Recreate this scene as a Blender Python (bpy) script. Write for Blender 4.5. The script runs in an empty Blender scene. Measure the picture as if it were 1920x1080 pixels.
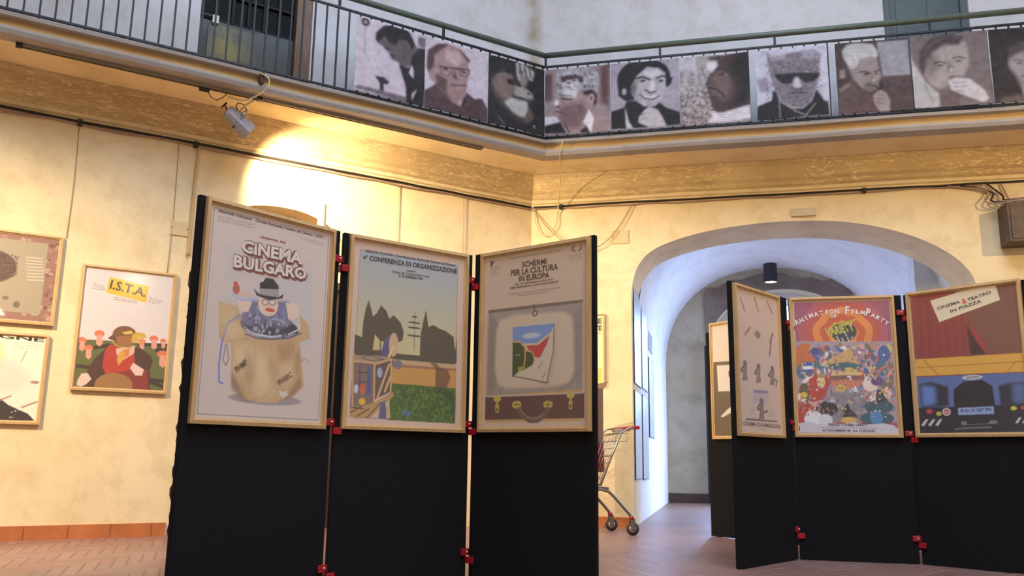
import bpy, bmesh, math, random
import numpy as np
from mathutils import Matrix, Vector
S = bpy.context.scene
COL = S.collection
random.seed(4)
R = math.radians
# ------------------------------------------------------------------ camera
cd = bpy.data.cameras.new('camera'); cam = bpy.data.objects.new('camera', cd); COL.objects.link(cam)
cd.sensor_width = 36.0; cd.lens = 1629.1 / 1920 * 36.0; cd.clip_start = 0.05; cd.clip_end = 200
_p, _r = R(11.08), R(0.823)
_F = Vector((0, math.cos(_p), math.sin(_p))); _u = Vector((0, -math.sin(_p), math.cos(_p))); _x = Vector((1, 0, 0))
_X = _x * math.cos(_r) + _u * math.sin(_r); _U = -_x * math.sin(_r) + _u * math.cos(_r)
m = Matrix((( _X.x, _U.x, -_F.x, 0), (_X.y, _U.y, -_F.y, 0), (_X.z, _U.z, -_F.z, 0), (0, 0, 0, 1)))
m.translation = (0, 0, 0.72)
cam.matrix_world = m
S.camera = cam
# ------------------------------------------------------------------ colour management
vs = S.view_settings; vs.view_transform = 'Standard'; vs.look = 'None'; vs.gamma = 1.0; vs.use_curve_mapping = False
vs.exposure = 0.0
# ------------------------------------------------------------------ frames of the two walls (local x along wall, y into wall, z up)
AL = R(31.47); AR = R(-13.63); CX, CY = 0.222, 10.0
def frame(ox, oy, ang): return Matrix.Translation((ox, oy, 0)) @ Matrix.Rotation(ang, 4, 'Z')
ML = frame(CX, CY, AL); MR = frame(CX, CY, AR)
# ------------------------------------------------------------------ world: pale overcast sky
w = bpy.data.worlds.new('world'); S.world = w; w.use_nodes = True
bg = w.node_tree.nodes['Background']; bg.inputs[0].default_value = (0.62, 0.76, 1.0, 1); bg.inputs[1].default_value = 3.4
# ------------------------------------------------------------------ lights
def area(name, M, loc, rot, sx, sy, power, col, spread=180):
    l = bpy.data.lights.new(name, 'AREA'); l.shape = 'RECTANGLE'; l.size = sx; l.size_y = sy; l.energy = power; l.color = col; l.spread = R(spread)
    o = bpy.data.objects.new(name, l); COL.objects.link(o)
    o.matrix_world = M @ Matrix.Translation(loc) @ rot
    return o
def spot(name, M, loc, target, power, col, size, blend, rad=0.05):
    l = bpy.data.lights.new(name, 'SPOT'); l.energy = power; l.color = col; l.spot_size = R(size); l.spot_blend = blend; l.shadow_soft_size = rad
    o = bpy.data.objects.new(name, l); COL.objects.link(o)
    a = M @ Vector(loc); b = M @ Vector(target)
    o.matrix_world = Matrix.Translation(a) @ (b - a).to_track_quat('-Z', 'Y').to_matrix().to_4x4()
    return o
I4 = Matrix.Identity(4)
WARM = (1.0, 0.70, 0.36)
# daylight through the roof lantern above the octagonal hall
area('skylight_daylight', MR, (2.97, -7.2, 9.3), Matrix.Identity(4), 5.5, 5.5, 510, (0.70, 0.80, 1.0))
# daylight through the tall side window of the passage and through the far arch
area('passage_daylight', MR, (5.6, 3.6, 1.3), Matrix.Rotation(R(90), 4, 'Y'), 1.7, 3.2, 140, (0.42, 0.60, 1.0), 100)
area('far_arch_daylight', MR, (3.3, 8.0, 2.6), Matrix.Rotation(R(-52), 4, 'X'), 2.4, 2.0, 380, (0.30, 0.52, 1.0), 105)
# warm exhibition spotlights, followed by two added fill lamps without fixtures
spot('spotlight_beam', ML, (-3.42, -0.50, 3.72), (-1.9, 0.05, 2.85), 620, (1.0, .78, .48), 118, 1.0)
spot('spotlight_beam_left', ML, (-7.0, -2.8, 3.95), (-5.2, 0, .45), 1120, (1.0, .76, .46), 80, 1.0)
spot('spotlight_beam_corner', ML, (-7.6, -4.2, 3.95), (-.1, -.5, 1.2), 1950, WARM, 42, 1.0)
spot('spotlight_beam_right', MR, (7.4, -4.2, 3.95), (4.6, 0, 1.6), 480, WARM, 90, 1.0)
spot('soffit_fill', I4, (4.6, -2.0, 1.5), (3.4, 8.5, 4.1), 420, WARM, 44, 1.0, .1)  # unseen uplight added to brighten the right gallery soffit and upper wall
spot('panel_warm_fill', I4, (2.4, 0.6, 3.9), (0.4, 5.6, 1.2), 130, (1.0, 0.72, 0.46), 100, 1.0, .15)  # unseen fill lamp added to warm the display panels

# ------------------------------------------------------------------ materials
MATS = {}
def lin(c):
    if max(c) > 1.001: c = [v / 255 for v in c]
    return tuple((v / 12.92 if v <= .04045 else ((v + .055) / 1.055) ** 2.4) for v in c) + (1,)
class NT:
    def __init__(s, name):
        s.m = bpy.data.materials.new(name); s.m.use_nodes = True; s.t = s.m.node_tree; s.n = s.t.nodes; s.b = s.n['Principled BSDF']
    def add(s, typ, **kw):
        n = s.n.new(typ)
        for k, v in kw.items():
            if k.startswith('i_'):
                n.inputs[k[2:].replace('_', ' ')].default_value = v
            else: setattr(n, k, v)
        return n
    def link(s, a, b): s.t.links.new(a, b)
    def val(s, x): return x
    def math(s, op, a, b=None, c=None, clamp=False):
        n = s.n.new('ShaderNodeMath'); n.operation = op; n.use_clamp = clamp
        for i, x in enumerate((a, b, c)):
            if x is None: continue
            if isinstance(x, (int, float)): n.inputs[i].default_value = x
            else: s.link(x, n.inputs[i])
        return n.outputs[0]
    def mix(s, fac, a, b, mode='MIX'):
        n = s.n.new('ShaderNodeMix'); n.data_type = 'RGBA'; n.blend_type = mode
        for sock, x in ((n.inputs[0], fac), (n.inputs[6], a), (n.inputs[7], b)):
            if isinstance(x, (int, float)): sock.default_value = x
            elif isinstance(x, tuple): sock.default_value = x
            else: s.link(x, sock)
        return n.outputs[2]
    def noise(s, vec, scale, detail=4, rough=.6, dist=0.0):
        n = s.n.new('ShaderNodeTexNoise'); n.inputs['Scale'].default_value = scale; n.inputs['Detail'].default_value = detail
        n.inputs['Roughness'].default_value = rough; n.inputs['Distortion'].default_value = dist
        if vec is not None: s.link(vec, n.inputs['Vector'])
        return n.outputs[0]
    def ramp(s, fac, lo, hi):
        n = s.n.new('ShaderNodeMapRange'); n.inputs[1].default_value = lo; n.inputs[2].default_value = hi; n.clamp = True
        s.link(fac, n.inputs[0]); return n.outputs[0]
    def obj(s, scale=(1, 1, 1)):
        tc = s.n.new('ShaderNodeTexCoord'); mp = s.n.new('ShaderNodeMapping'); mp.inputs['Scale'].default_value = scale
        s.link(tc.outputs['Object'], mp.inputs[0]); return mp.outputs[0]
    def bump(s, h, strength=.3, dist=.01):
        n = s.n.new('ShaderNodeBump'); n.inputs['Strength'].default_value = strength; n.inputs['Distance'].default_value = dist
        s.link(h, n.inputs['Height']); s.link(n.outputs[0], s.b.inputs['Normal'])
    def color(s, x):
        if isinstance(x, tuple): s.b.inputs['Base Color'].default_value = x
        else: s.link(x, s.b.inputs['Base Color'])
def simple(name, col, rough=.6, metal=0.0, var=.06, scale=30, spec=.5, coat=0):
    if name in MATS: return MATS[name]
    t = NT(name); c = lin(col); v = t.noise(t.obj(), scale, 3)
    d = tuple(max(0, x * (1 - var * 2.2)) for x in c[:3]) + (1,)
    t.color(t.mix(t.ramp(v, .35, .65), d, c)); t.b.inputs['Roughness'].default_value = rough; t.b.inputs['Metallic'].default_value = metal
    t.b.inputs['Specular IOR Level'].default_value = spec
    if coat: t.b.inputs['Coat Weight'].default_value = coat; t.b.inputs['Coat Roughness'].default_value = .08
    MATS[name] = t.m; return t.m
def plaster(name, base, stain, pale, amt=.5, scr=0.0, seed=0, corner=False):
    t = NT(name); o = t.obj(); tc = t.add('ShaderNodeMapping'); tc.inputs['Location'].default_value = (seed, seed * 2.3, seed); t.link(o, tc.inputs[0]); o = tc.outputs[0]
    big = t.ramp(t.noise(o, .9, 5, .62, .2), .34, .72)
    med = t.ramp(t.noise(o, 3.2, 6, .68, .15), .46, .80)
    c = t.mix(t.math('MULTIPLY', big, amt), lin(base), lin(pale))
    c = t.mix(t.math('MULTIPLY', med, amt * .75), c, lin(stain))
    sp = t.ramp(t.noise(o, 26, 4, .75), .66, .72)
    c = t.mix(t.math('MULTIPLY', sp, .35 * amt), c, lin(stain))
    if scr:
        mp = t.add('ShaderNodeMapping'); mp.inputs['Scale'].default_value = (1, 4, 4); t.link(o, mp.inputs[0])
        fl = t.ramp(t.noise(mp.outputs[0], 8, 9, .8, 1.4), .525, .57)
        zone = t.ramp(t.noise(o, 1.5, 3, .5), .38, .52)
        c = t.mix(t.math('MULTIPLY', t.math('MULTIPLY', fl, zone), scr), c, lin(pale))
    if corner:   # brown damp streak running down the corner joint
        xs = t.add('ShaderNodeSeparateXYZ'); t.link(t.obj(), xs.inputs[0])
        wob = t.math('MULTIPLY', t.noise(o, 2.5, 3, .6), .12)
        f = t.ramp(t.math('ABSOLUTE', xs.outputs[0]), .14, .02); f = t.math('MULTIPLY', f, t.ramp(t.noise(o, 3, 4, .6), .25, .55))
        c = t.mix(f, c, lin((170, 150, 122)))
    t.color(c); t.b.inputs['Roughness'].default_value = .9; t.b.inputs['Specular IOR Level'].default_value = .15
    t.bump(t.noise(o, 14, 8, .7), .25, .012)
    return t.m
M_PL = plaster('cream_plaster', (230, 208, 164), (184, 154, 108), (240, 224, 188), .7)
M_PU = plaster('grey_white_plaster', (214, 214, 218), (168, 160, 146), (224, 226, 230), .7, seed=5, corner=True)
M_SOF = plaster('ochre_soffit', (238, 214, 164), (204, 172, 120), (244, 224, 184), .9, .6, seed=2)
M_BAND = plaster('brown_band_plaster', (186, 160, 118), (164, 138, 98), (236, 212, 164), .5, 1.0, seed=8)
M_OCH = plaster('ochre_edge', (196, 160, 108), (160, 128, 84), (210, 186, 140), .6, seed=3)
M_GRE = plaster('grey_edge', (160, 150, 142), (128, 118, 108), (178, 172, 166), .6, seed=4)
M_STONE = plaster('bare_stone', (128, 112, 100), (84, 72, 64), (156, 142, 128), .9, .3, seed=6)
M_PASS = plaster('passage_white_plaster', (220, 220, 222), (178, 172, 168), (236, 236, 238), .5, seed=7)
M_FAR = plaster('grey_green_plaster', (186, 174, 148), (142, 130, 102), (204, 196, 176), .9, seed=9)
def floor_mat():
    t = NT('herringbone_terracotta'); o = t.obj(); sp = t.add('ShaderNodeSeparateXYZ'); t.link(o, sp.inputs[0]); x, y = sp.outputs[0], sp.outputs[1]
    per = .56
    tri = t.math('ABSOLUTE', t.math('SUBTRACT', t.math('FRACT', t.math('DIVIDE', x, per)), .5))
    v = t.math('DIVIDE', t.math('ADD', y, t.math('MULTIPLY', tri, per * 1.5)), .15)
    fr = t.math('FRACT', v)
    l1 = t.math('LESS_THAN', fr, .17)
    cell = t.add('ShaderNodeCombineXYZ'); t.link(t.math('FLOOR', v), cell.inputs[0]); t.link(t.math('FLOOR', t.math('DIVIDE', x, per / 2)), cell.inputs[1])
    wn = t.add('ShaderNodeTexWhiteNoise'); t.link(cell.outputs[0], wn.inputs[0])
    c = t.mix(wn.outputs[0], lin((134, 98, 90)), lin((156, 116, 106)))
    wear = t.ramp(t.noise(o, 1.3, 5, .6), .35, .7)
    c = t.mix(t.math('MULTIPLY', wear, .5), c, lin((160, 136, 130)))
    c = t.mix(l1, c, lin((112, 88, 82)))
    t.color(c); t.b.inputs['Roughness'].default_value = .36; t.b.inputs['Specular IOR Level'].default_value = .45
    t.bump(t.math('SUBTRACT', 1.0, l1), .3, .004)
    return t.m
M_FLOOR = floor_mat()
M_BASE = None
def tiles_mat():
    t = NT('terracotta_skirting'); o = t.obj(); sp = t.add('ShaderNodeSeparateXYZ'); t.link(o, sp.inputs[0])
    f = t.math('LESS_THAN', t.math('FRACT', t.math('DIVIDE', sp.outputs[0], .33)), .02)
    c = t.mix(t.ramp(t.noise(o, 5), .35, .65), lin((176, 104, 60)), lin((196, 118, 68)))
    t.color(t.mix(f, c, lin((120, 70, 44)))); t.b.inputs['Roughness'].default_value = .5; return t.m
M_BASE = tiles_mat()
def wood_mat(name, c1, c2, axis=2):
    t = NT(name); o = t.obj((9, 9, 9)); s = [9, 9, 9]; s[axis] = 1.0
    mp = t.add('ShaderNodeMapping'); mp.inputs['Scale'].default_value = tuple(s)
    t.link(t.obj(), mp.inputs[0])
    n = t.noise(mp.outputs[0], 6, 5, .6, .8)
    t.color(t.mix(t.ramp(n, .35, .65), lin(c1), lin(c2))); t.b.inputs['Roughness'].default_value = .5; return t.m
M_WOOD = wood_mat('pale_wood', (196, 158, 106), (212, 176, 124))
def board_mat():
    t = NT('black_felt_board'); o = t.obj(); v = t.noise(o, 240, 3)
    t.color(t.mix(v, lin((18, 18, 20)), lin((28, 28, 31)))); t.b.inputs['Roughness'].default_value = .9; t.b.inputs['Specular IOR Level'].default_value = .2; t.bump(v, .2, .002); return t.m
M_BOARD = board_mat()
M_RED = simple('red_plastic', (176, 26, 40), .35, var=.05)
M_SCREW = simple('pale_screw', (225, 190, 180), .4)
M_IRON = simple('dark_iron', (44, 40, 44), .5, .3, var=.25, scale=18)
M_GREEN = simple('green_handrail_paint', (98, 114, 104), .35, var=.10)
M_BLACK = simple('black_cable', (34, 28, 26), .6)
M_PINK = simple('pinkish_cable', (170, 140, 122), .6)
M_CREAMC = simple('cream_cable', (214, 198, 160), .6)
M_GREYM = simple('grey_lamp_metal', (168, 166, 170), .45, .2)
M_CHROME = simple('zinc_wire', (170, 168, 164), .35, .8)
M_STEELG = simple('grey_tube', (118, 108, 100), .45, .4)
M_RUB = simple('dark_rubber', (52, 50, 54), .7)
M_WHITE = simple('white_plastic', (225, 222, 215), .5)
def emis(name, col, s):
    t = NT(name); t.b.inputs['Emission Color'].default_value = col; t.b.inputs['Emission Strength'].default_value = s; t.color(col); return t.m
def print_mat():
    t = NT('printed_sheet'); a = t.add('ShaderNodeAttribute'); a.attribute_name = 'ink'; t.color(t.mix(.16, a.outputs[0], (.34, .29, .25, 1)))  # pale veil mixed into the ink imitates reflection haze on the glazing
    t.b.inputs['Roughness'].default_value = .45; t.b.inputs['Specular IOR Level'].default_value = .3
    t.b.inputs['Coat Weight'].default_value = .35; t.b.inputs['Coat Roughness'].default_value = .12; return t.m
M_PRINT = print_mat()
def banner_mat():
    t = NT('printed_mesh_banner'); a = t.add('ShaderNodeAttribute'); a.attribute_name = 'ink'; t.color(a.outputs[0]); t.b.inputs['Roughness'].default_value = .7; return t.m
M_BAN = banner_mat()

# ------------------------------------------------------------------ mesh builder
class MB:
    def __init__(s): s.v = []; s.f = []; s.mi = []; s.sm = []
    def add(s, vs, fs, mi=0, smooth=False):
        o = len(s.v); s.v += [tuple(p) for p in vs]; s.f += [tuple(i + o for i in f) for f in fs]; s.mi += [mi] * len(fs); s.sm += [smooth] * len(fs); return s
    def box(s, x0, x1, y0, y1, z0, z1, mi=0):
        return s.add([(x0, y0, z0), (x1, y0, z0), (x1, y1, z0), (x0, y1, z0), (x0, y0, z1), (x1, y0, z1), (x1, y1, z1), (x0, y1, z1)],
              [(0, 3, 2, 1), (4, 5, 6, 7), (0, 1, 5, 4), (1, 2, 6, 5), (2, 3, 7, 6), (3, 0, 4, 7)], mi)
    def obox(s, M, x0, x1, y0, y1, z0, z1, mi=0):
        t = MB().box(x0, x1, y0, y1, z0, z1); return s.add([M @ Vector(p) for p in t.v], t.f, mi)
    def tube(s, pts, r, n=8, mi=0, cap=True, rs=None):
        pts = [Vector(p) for p in pts]; V = []; F = []
        up = None
        for i, p in enumerate(pts):
            a = pts[max(0, i - 1)]; b = pts[min(len(pts) - 1, i + 1)]; d = (b - a).normalized()
            if up is None: up = d.orthogonal().normalized()
            else: up = (up - d * up.dot(d)).normalized()
            q = d.cross(up); rr = rs[i] if rs else r
            for k in range(n):
                a_ = 2 * math.pi * k / n; V.append(p + (up * math.cos(a_) + q * math.sin(a_)) * rr)
        for i in range(len(pts) - 1):
            for k in range(n): F.append((i * n + k, i * n + (k + 1) % n, (i + 1) * n + (k + 1) % n, (i + 1) * n + k))
        if cap: F.append(tuple(range(n - 1, -1, -1))); F.append(tuple((len(pts) - 1) * n + k for k in range(n)))
        return s.add(V, F, mi, True)
    def prism(s, pts, f0, f1, mi=0, mi_side=None):
        """pts: 2D outline; f0,f1 map (a,b) to a 3D point on near / far cap"""
        n = len(pts); V = [f0(*p) for p in pts] + [f1(*p) for p in pts]
        s.add(V, [tuple(range(n)), tuple(range(2 * n - 1, n - 1, -1))], mi)
        o = len(s.v) - 2 * n
        for i in range(n):
            s.f.append((o + i, o + n + i, o + n + (i + 1) % n, o + (i + 1) % n)); s.mi.append(mi if mi_side is None else mi_side); s.sm.append(False)
        return s
    def build(s, name, mats, parent=None, M=None, bevel=0):
        me = bpy.data.meshes.new(name); me.from_pydata([tuple(v) for v in s.v], [], s.f)
        if not isinstance(mats, (list, tuple)): mats = [mats]
        for m_ in mats: me.materials.append(m_)
        me.polygons.foreach_set('material_index', s.mi); me.polygons.foreach_set('use_smooth', s.sm)
        me.update()
        bm = bmesh.new(); bm.from_mesh(me); bmesh.ops.recalc_face_normals(bm, faces=bm.faces); bm.to_mesh(me); bm.free()
        o = bpy.data.objects.new(name, me); COL.objects.link(o)
        if parent: o.parent = parent
        if M is not None: o.matrix_local = M
        if bevel:
            b = o.modifiers.new('bevel', 'BEVEL'); b.width = bevel; b.segments = 2; b.limit_method = 'ANGLE'
        return o
def tag(o, label=None, cat=None, group=None, kind=None):
    if label: o['label'] = label
    if cat: o['category'] = cat
    if group: o['group'] = group
    if kind: o['kind'] = kind
    return o
def thing(name, M, label, cat, group=None):
    o = bpy.data.objects.new(name, None); COL.objects.link(o); o.empty_display_size = .1
    o.matrix_world = M; return tag(o, label, cat, group)
def struct(mb, name, mats, M=None, **k):
    o = mb.build(name, mats, None, M, **k); o['kind'] = 'structure'; return o
T = Matrix.Translation
def RZ(a): return Matrix.Rotation(a, 4, 'Z')

# ================================================================== THE SETTING
WL = 5.98          # side of the octagon
def oct_frames():
    """frames of the other six walls, clockwise after the right wall"""
    out = []; M = MR
    for k in range(6):
        M = M @ T((WL, 0, 0)) @ RZ(R(-45)); out.append(M)
    return out
ZB = 4.03          # underside of the gallery
HT = 9.0
def arch_pts(x0, x1, zs, za, n=24, p=2.4):
    c = (x0 + x1) / 2; a = (x1 - x0) / 2; out = []
    for i in range(n + 1):
        th = math.pi * (1 - i / n); cc, ss = math.cos(th), math.sin(th)
        out.append((c + a * math.copysign(abs(cc) ** (2 / p), cc), zs + (za - zs) * abs(ss) ** (2 / p)))
    return out
def wall_with_hole(x0, x1, z1, hole, y0, y1, mi=0):
    """wall outline with an opening down to the floor"""
    pts = [(x0, 0)] + [(hole[0][0], 0)] + hole + [(hole[-1][0], 0)] + [(x1, 0), (x1, z1), (x0, z1)]
    return MB().prism(pts, lambda a, b: (a, y0, b), lambda a, b: (a, y1, b), mi)
# floor
b = MB().box(-9, 15, -20, 12, -.12, 0); struct(b, 'floor', M_FLOOR, MR)
# right-hand wall with the basket arch, measured outline
arch_r = [(1.17, 2.50), (1.19, 2.72), (1.27, 2.93), (1.46, 3.10), (1.88, 3.24), (2.40, 3.32), (2.97, 3.345), (3.55, 3.30), (4.10, 3.15), (4.50, 2.93), (4.71, 2.70), (4.78, 2.45)]
def smooth_curve(pts, n=4):
    out = []
    for i in range(len(pts) - 1):
        p0 = pts[max(i - 1, 0)]; p1 = pts[i]; p2 = pts[i + 1]; p3 = pts[min(i + 2, len(pts) - 1)]
        for k in range(n):
            t = k / n
            out.append(tuple(.5 * ((2 * b_) + (-a_ + c_) * t + (2 * a_ - 5 * b_ + 4 * c_ - d_) * t * t + (-a_ + 3 * b_ - 3 * c_ + d_) * t ** 3) for a_, b_, c_, d_ in zip(p0, p1, p2, p3)))
    out.append(pts[-1]); return out
arch_r = smooth_curve(arch_r)
struct(wall_with_hole(-.25, WL + .25, ZB + .02, arch_r, 0, .8), 'wall_right', M_PL, MR)
# left-hand wall with a narrower, dark archway; its plaster edge is torn
rnd = random.Random(3)
torn = [(-3.81 + rnd.uniform(-.02, .015), z) for z in np.arange(.05, 2.5, .06)]
arch_l = torn + arch_pts(-3.80, -2.19, 2.50, 3.17, 20, 2.2)[1:]
struct(wall_with_hole(-WL - .25, 0, ZB + .02, arch_l, .0, .5), 'wall_left', M_PL, ML)
# upper walls (same planes) with door openings
def upper(x0, x1, d0, d1, dz, name, M):
    pts = [(x0, ZB + .02), (x0, HT), (x1, HT), (x1, ZB + .02), (d1, ZB + .02), (d1, dz), (d0, dz), (d0, ZB + .02)]
    struct(MB().prism(pts, lambda a, b: (a, 0, b), lambda a, b: (a, .5, b)), name, M_PU, M)
upper(-WL - .25, 0, -3.93, -2.80, 6.6, 'wall_upper_left', ML)
upper(-.25, WL + .25, 4.05, 4.93, 6.5, 'wall_upper_right', MR)
# the other six sides of the octagonal hall
for k, M in enumerate(oct_frames()):
    nm = ['far_right', 'side_right', 'near_right', 'near', 'near_left', 'side_left'][k]
    struct(wall_with_hole(-.25, WL + .25, HT, arch_pts(2.0, 3.98, 2.4, 3.2), 0, .5), 'wall_' + nm, M_PL, M)
    struct(MB().box(1.7, 4.3, .55, .62, 0, 3.6), 'wall_back_of_arch_' + nm, M_FAR, M)
# ceiling with a lantern opening
C0 = Vector((2.99, -7.22))
def octo(rad, c=C0): return [(c.x + rad * math.cos(R(22.5 + 45 * k)), c.y + rad * math.sin(R(22.5 + 45 * k))) for k in range(8)]
bo, bi = octo(8.6), octo(4.2); mb = MB()
for k in range(8):
    j = (k + 1) % 8
    mb.add([(*bo[k], HT), (*bo[j], HT), (*bi[j], HT), (*bi[k], HT), (*bo[k], HT + .3), (*bo[j], HT + .3), (*bi[j], HT + .3), (*bi[k], HT + .3)],
           [(0, 1, 2, 3), (7, 6, 5, 4), (0, 4, 5, 1), (2, 6, 7, 3)])
struct(mb, 'ceiling', M_PU, MR)
# gallery: moulded soffit and slab edge swept along both walls with a mitred corner
PROF = [(-.02, 3.68, 4), (.02, 3.70, 4), (.02, 3.735, 1), (.045, 3.76, 1), (.045, 3.80, 1), (.075, 3.83, 1), (.10, 3.97, 1), (.15, 4.03, 1), (.16, 4.015, 0), (.56, 4.035, 0), (.60, 4.02, 3), (.72, 4.035, 3), (.735, 4.07, 3), (.73, 4.095, 2), (.70, 4.115, 2), (.70, 4.165, 3), (.755, 4.175, 3), (.76, 4.205, 3), (-.02, 4.21, 3)]
def gallery(M, s0, s1, corner0, corner1, name, gap=None):
    """profile swept in x; corner flags mitre the end by 22.5 degrees"""
    mb = MB(); k = math.tan(R(22.5)); n = len(PROF)
    cuts = [(s0, s1)] if gap is None else [(s0, gap[0]), (gap[1], s1)]
    for ci, (a, b_) in enumerate(cuts):
        m0 = corner0 and ci == 0; m1 = corner1 and ci == len(cuts) - 1
        N = 14
        V = []
        for i in range(N + 1):
            for (o, z, mi) in PROF:
                xa = a + (k * o if m0 else 0); xb = b_ - (k * o if m1 else 0)
                V.append((xa + (xb - xa) * i / N, -o, z + (0.004 * math.sin(i * 5.1 + o * 9) if 0 < i < N else 0)))
        for i in range(N):
            for j in range(n):
                jj = (j + 1) % n
                mb.add([V[i * n + j], V[i * n + jj], V[(i + 1) * n + jj], V[(i + 1) * n + j]], [(0, 1, 2, 3)], PROF[j][2])
        mb.add([V[j] for j in range(n)], [tuple(range(n))], 3); mb.add([V[N * n + j] for j in range(n)], [tuple(range(n))], 3)
    struct(mb, name, [M_SOF, M_BAND, M_OCH, M_GRE, M_PL], M)
gallery(ML, -WL, 0, True, True, 'trim_1')
struct(MB().box(-3.49, -3.455, -.764, -.69, 4.10, 4.212), 'trim_14', simple('dark_joint', (70, 62, 62), .8), ML)
gallery(MR, 0, WL, True, True, 'trim_2', None)
for k, M in enumerate(oct_frames()): gallery(M, 0, WL, True, True, 'trim_%d' % (k + 3))
# skirting
struct(MB().box(-WL, -3.84, -.018, 0, 0, .115), 'baseboard_left', M_BASE, ML)
struct(MB().box(0, 1.165, -.018, 0, 0, .105), 'baseboard_right', M_BASE, MR)
# --- passage behind the arch
vault = arch_pts(1.17, 4.92, 2.35, 4.13, 28, 2.2)
def sweep(pts, y0, y1, name, mats, thick=.12):
    c = (3.04, 1.0); mb = MB(); n = len(pts)
    out = [(c[0] + (p[0] - c[0]) * 1.08, c[1] + (p[1] - c[1]) * 1.05) for p in pts]
    for i in range(n - 1):
        for A, B in ((pts[i], pts[i + 1]), (out[i + 1], out[i])):
            mb.add([(A[0], y0, A[1]), (B[0], y0, B[1]), (B[0], y1, B[1]), (A[0], y1, A[1])], [(0, 1, 2, 3)], 0, True)
    return struct(mb, name, mats, MR)
sweep(vault, .8, 6.1, 'ceiling_passage', M_PASS)
struct(MB().box(.95, 1.17, .8, 6.1, 0, 2.40), 'wall_passage_left', M_PASS, MR)
# right wall of the passage: solid jamb, tall side window, pier
mb = MB().box(4.90, 5.12, .8, 1.4, 0, 2.6).box(4.90, 5.12, 5.2, 6.1, 0, 2.6).box(4.90, 5.12, 1.4, 5.2, 0, .25)
struct(mb, 'wall_passage_right', M_PASS, MR)
struct(MB().box(4.56, 4.92, 1.9, 2.25, 0, 3.6), 'wall_passage_pier', M_PASS, MR)
mb = MB()
for y in (1.4, 2.65, 3.9, 5.14): mb.box(4.95, 5.01, y, y + .06, .25, 2.6)
for z in (.25, 1.3, 2.54): mb.box(4.95, 5.01, 1.4, 5.2, z, z + .06)
o = struct(mb, 'window_1', M_IRON, MR)
# far wall of the passage with a lower arch in bare stone
fh = arch_pts(1.92, 4.55, 2.60, 3.74, 22, 2.1)
struct(wall_with_hole(.9, 5.2, 4.4, fh, 6.1, 6.6), 'wall_passage_far', M_FAR, MR)
rnd = random.Random(8)
outer = [(1.90, 2.7), (1.88, 3.2), (1.89, 3.72), (2.0, 3.80), (2.12, 3.80), (2.35, 3.92), (2.55, 3.93), (2.75, 3.99), (3.0, 4.03), (3.25, 4.02), (3.45, 3.93), (3.75, 3.92), (3.95, 3.86), (4.1, 3.9), (4.35, 3.76), (4.4, 3.5), (4.42, 2.7)]
outer = [(a, min(b_, 4.08)) for a, b_ in smooth_curve(outer, 3)]
inner = [p for p in fh if p[1] > 2.7]
pts = outer + [(p[0], p[1]) for p in reversed(inner)]
struct(MB().prism(pts, lambda a, b: (a, 6.075, b), lambda a, b: (a, 6.12, b)), 'trim_12', M_STONE, MR)
struct(MB().box(1.17, 1.92, 6.08, 6.1, 0, .16), 'baseboard_far', simple('dark_brown_skirting', (84, 66, 56), .5), MR)
# white plastered reveal lining of the far arch and the glazed fanlight behind
lin_o = fh; lin_i = arch_pts(2.02, 4.45, 2.60, 3.64, 22, 2.1)
pts = [(1.92, 0)] + lin_o + [(4.55, 0), (4.45, 0)] + list(reversed(lin_i)) + [(2.02, 0)]
struct(MB().prism(pts, lambda a, b: (a, 6.6, b), lambda a, b: (a, 7.3, b)), 'wall_far_reveal', M_PASS, MR)
mb = MB()
for x in (2.02, 2.20, 3.2, 4.3): mb.box(x, x + (.12 if x == 2.02 else .06), 7.3, 7.36, 0, 2.95 + (.5 if 2.1 < x < 4.2 else 0))
mb.box(2.02, 4.45, 7.3, 7.36, 2.02, 2.1)
struct(mb, 'window_2', M_IRON, MR)
gm = bpy.data.materials.new('window_glass'); gm.use_nodes = True; _t = gm.node_tree; _t.nodes.remove(_t.nodes['Principled BSDF'])
_tr = _t.nodes.new('ShaderNodeBsdfTransparent'); _gl = _t.nodes.new('ShaderNodeBsdfGlossy'); _gl.inputs[1].default_value = .05; _mx = _t.nodes.new('ShaderNodeMixShader'); _mx.inputs[0].default_value = .06
_t.links.new(_tr.outputs[0], _mx.inputs[1]); _t.links.new(_gl.outputs[0], _mx.inputs[2]); _t.links.new(_mx.outputs[0], _t.nodes['Material Output'].inputs[0])
struct(MB().box(2.0, 4.47, 7.325, 7.335, 0, 3.5), 'window_3', gm, MR)
struct(MB().box(4.975, 4.985, 1.4, 5.2, .25, 2.6), 'window_4', gm, MR)
# dark room behind the left archway
mb = MB().box(-4.6, -1.6, 2.2, 2.4, 0, 3.8).box(-4.8, -4.6, .5, 2.4, 0, 3.8).box(-1.6, -1.4, .5, 2.4, 0, 3.8).box(-4.8, -1.4, .5, 2.4, 3.8, 3.95)
struct(mb, 'wall_behind_archway', M_FAR, ML)
mb = MB().box(-3.86, -2.14, .30, .36, 0, 2.50)  # closed dark door added so the lit recess behind the archway reads dark
d = mb.build('added_dark_door', wood_mat('dark_brown_door_boards', (44, 34, 30), (60, 46, 38)), None, ML); d['kind'] = 'structure'
MB().box(-3.85, -3.78, .26, .30, 0, 2.52).box(-2.22, -2.15, .26, .30, 0, 2.52).box(-3.85, -2.15, .26, .30, 2.44, 2.52).build('door_frame', simple('dark_frame_paint', (40, 32, 30), .6), d)
struct(MB().box(-3.86, -2.14, .36, .42, 2.5, 3.3), 'wall_tympanum_left', M_PL, ML)
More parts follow.
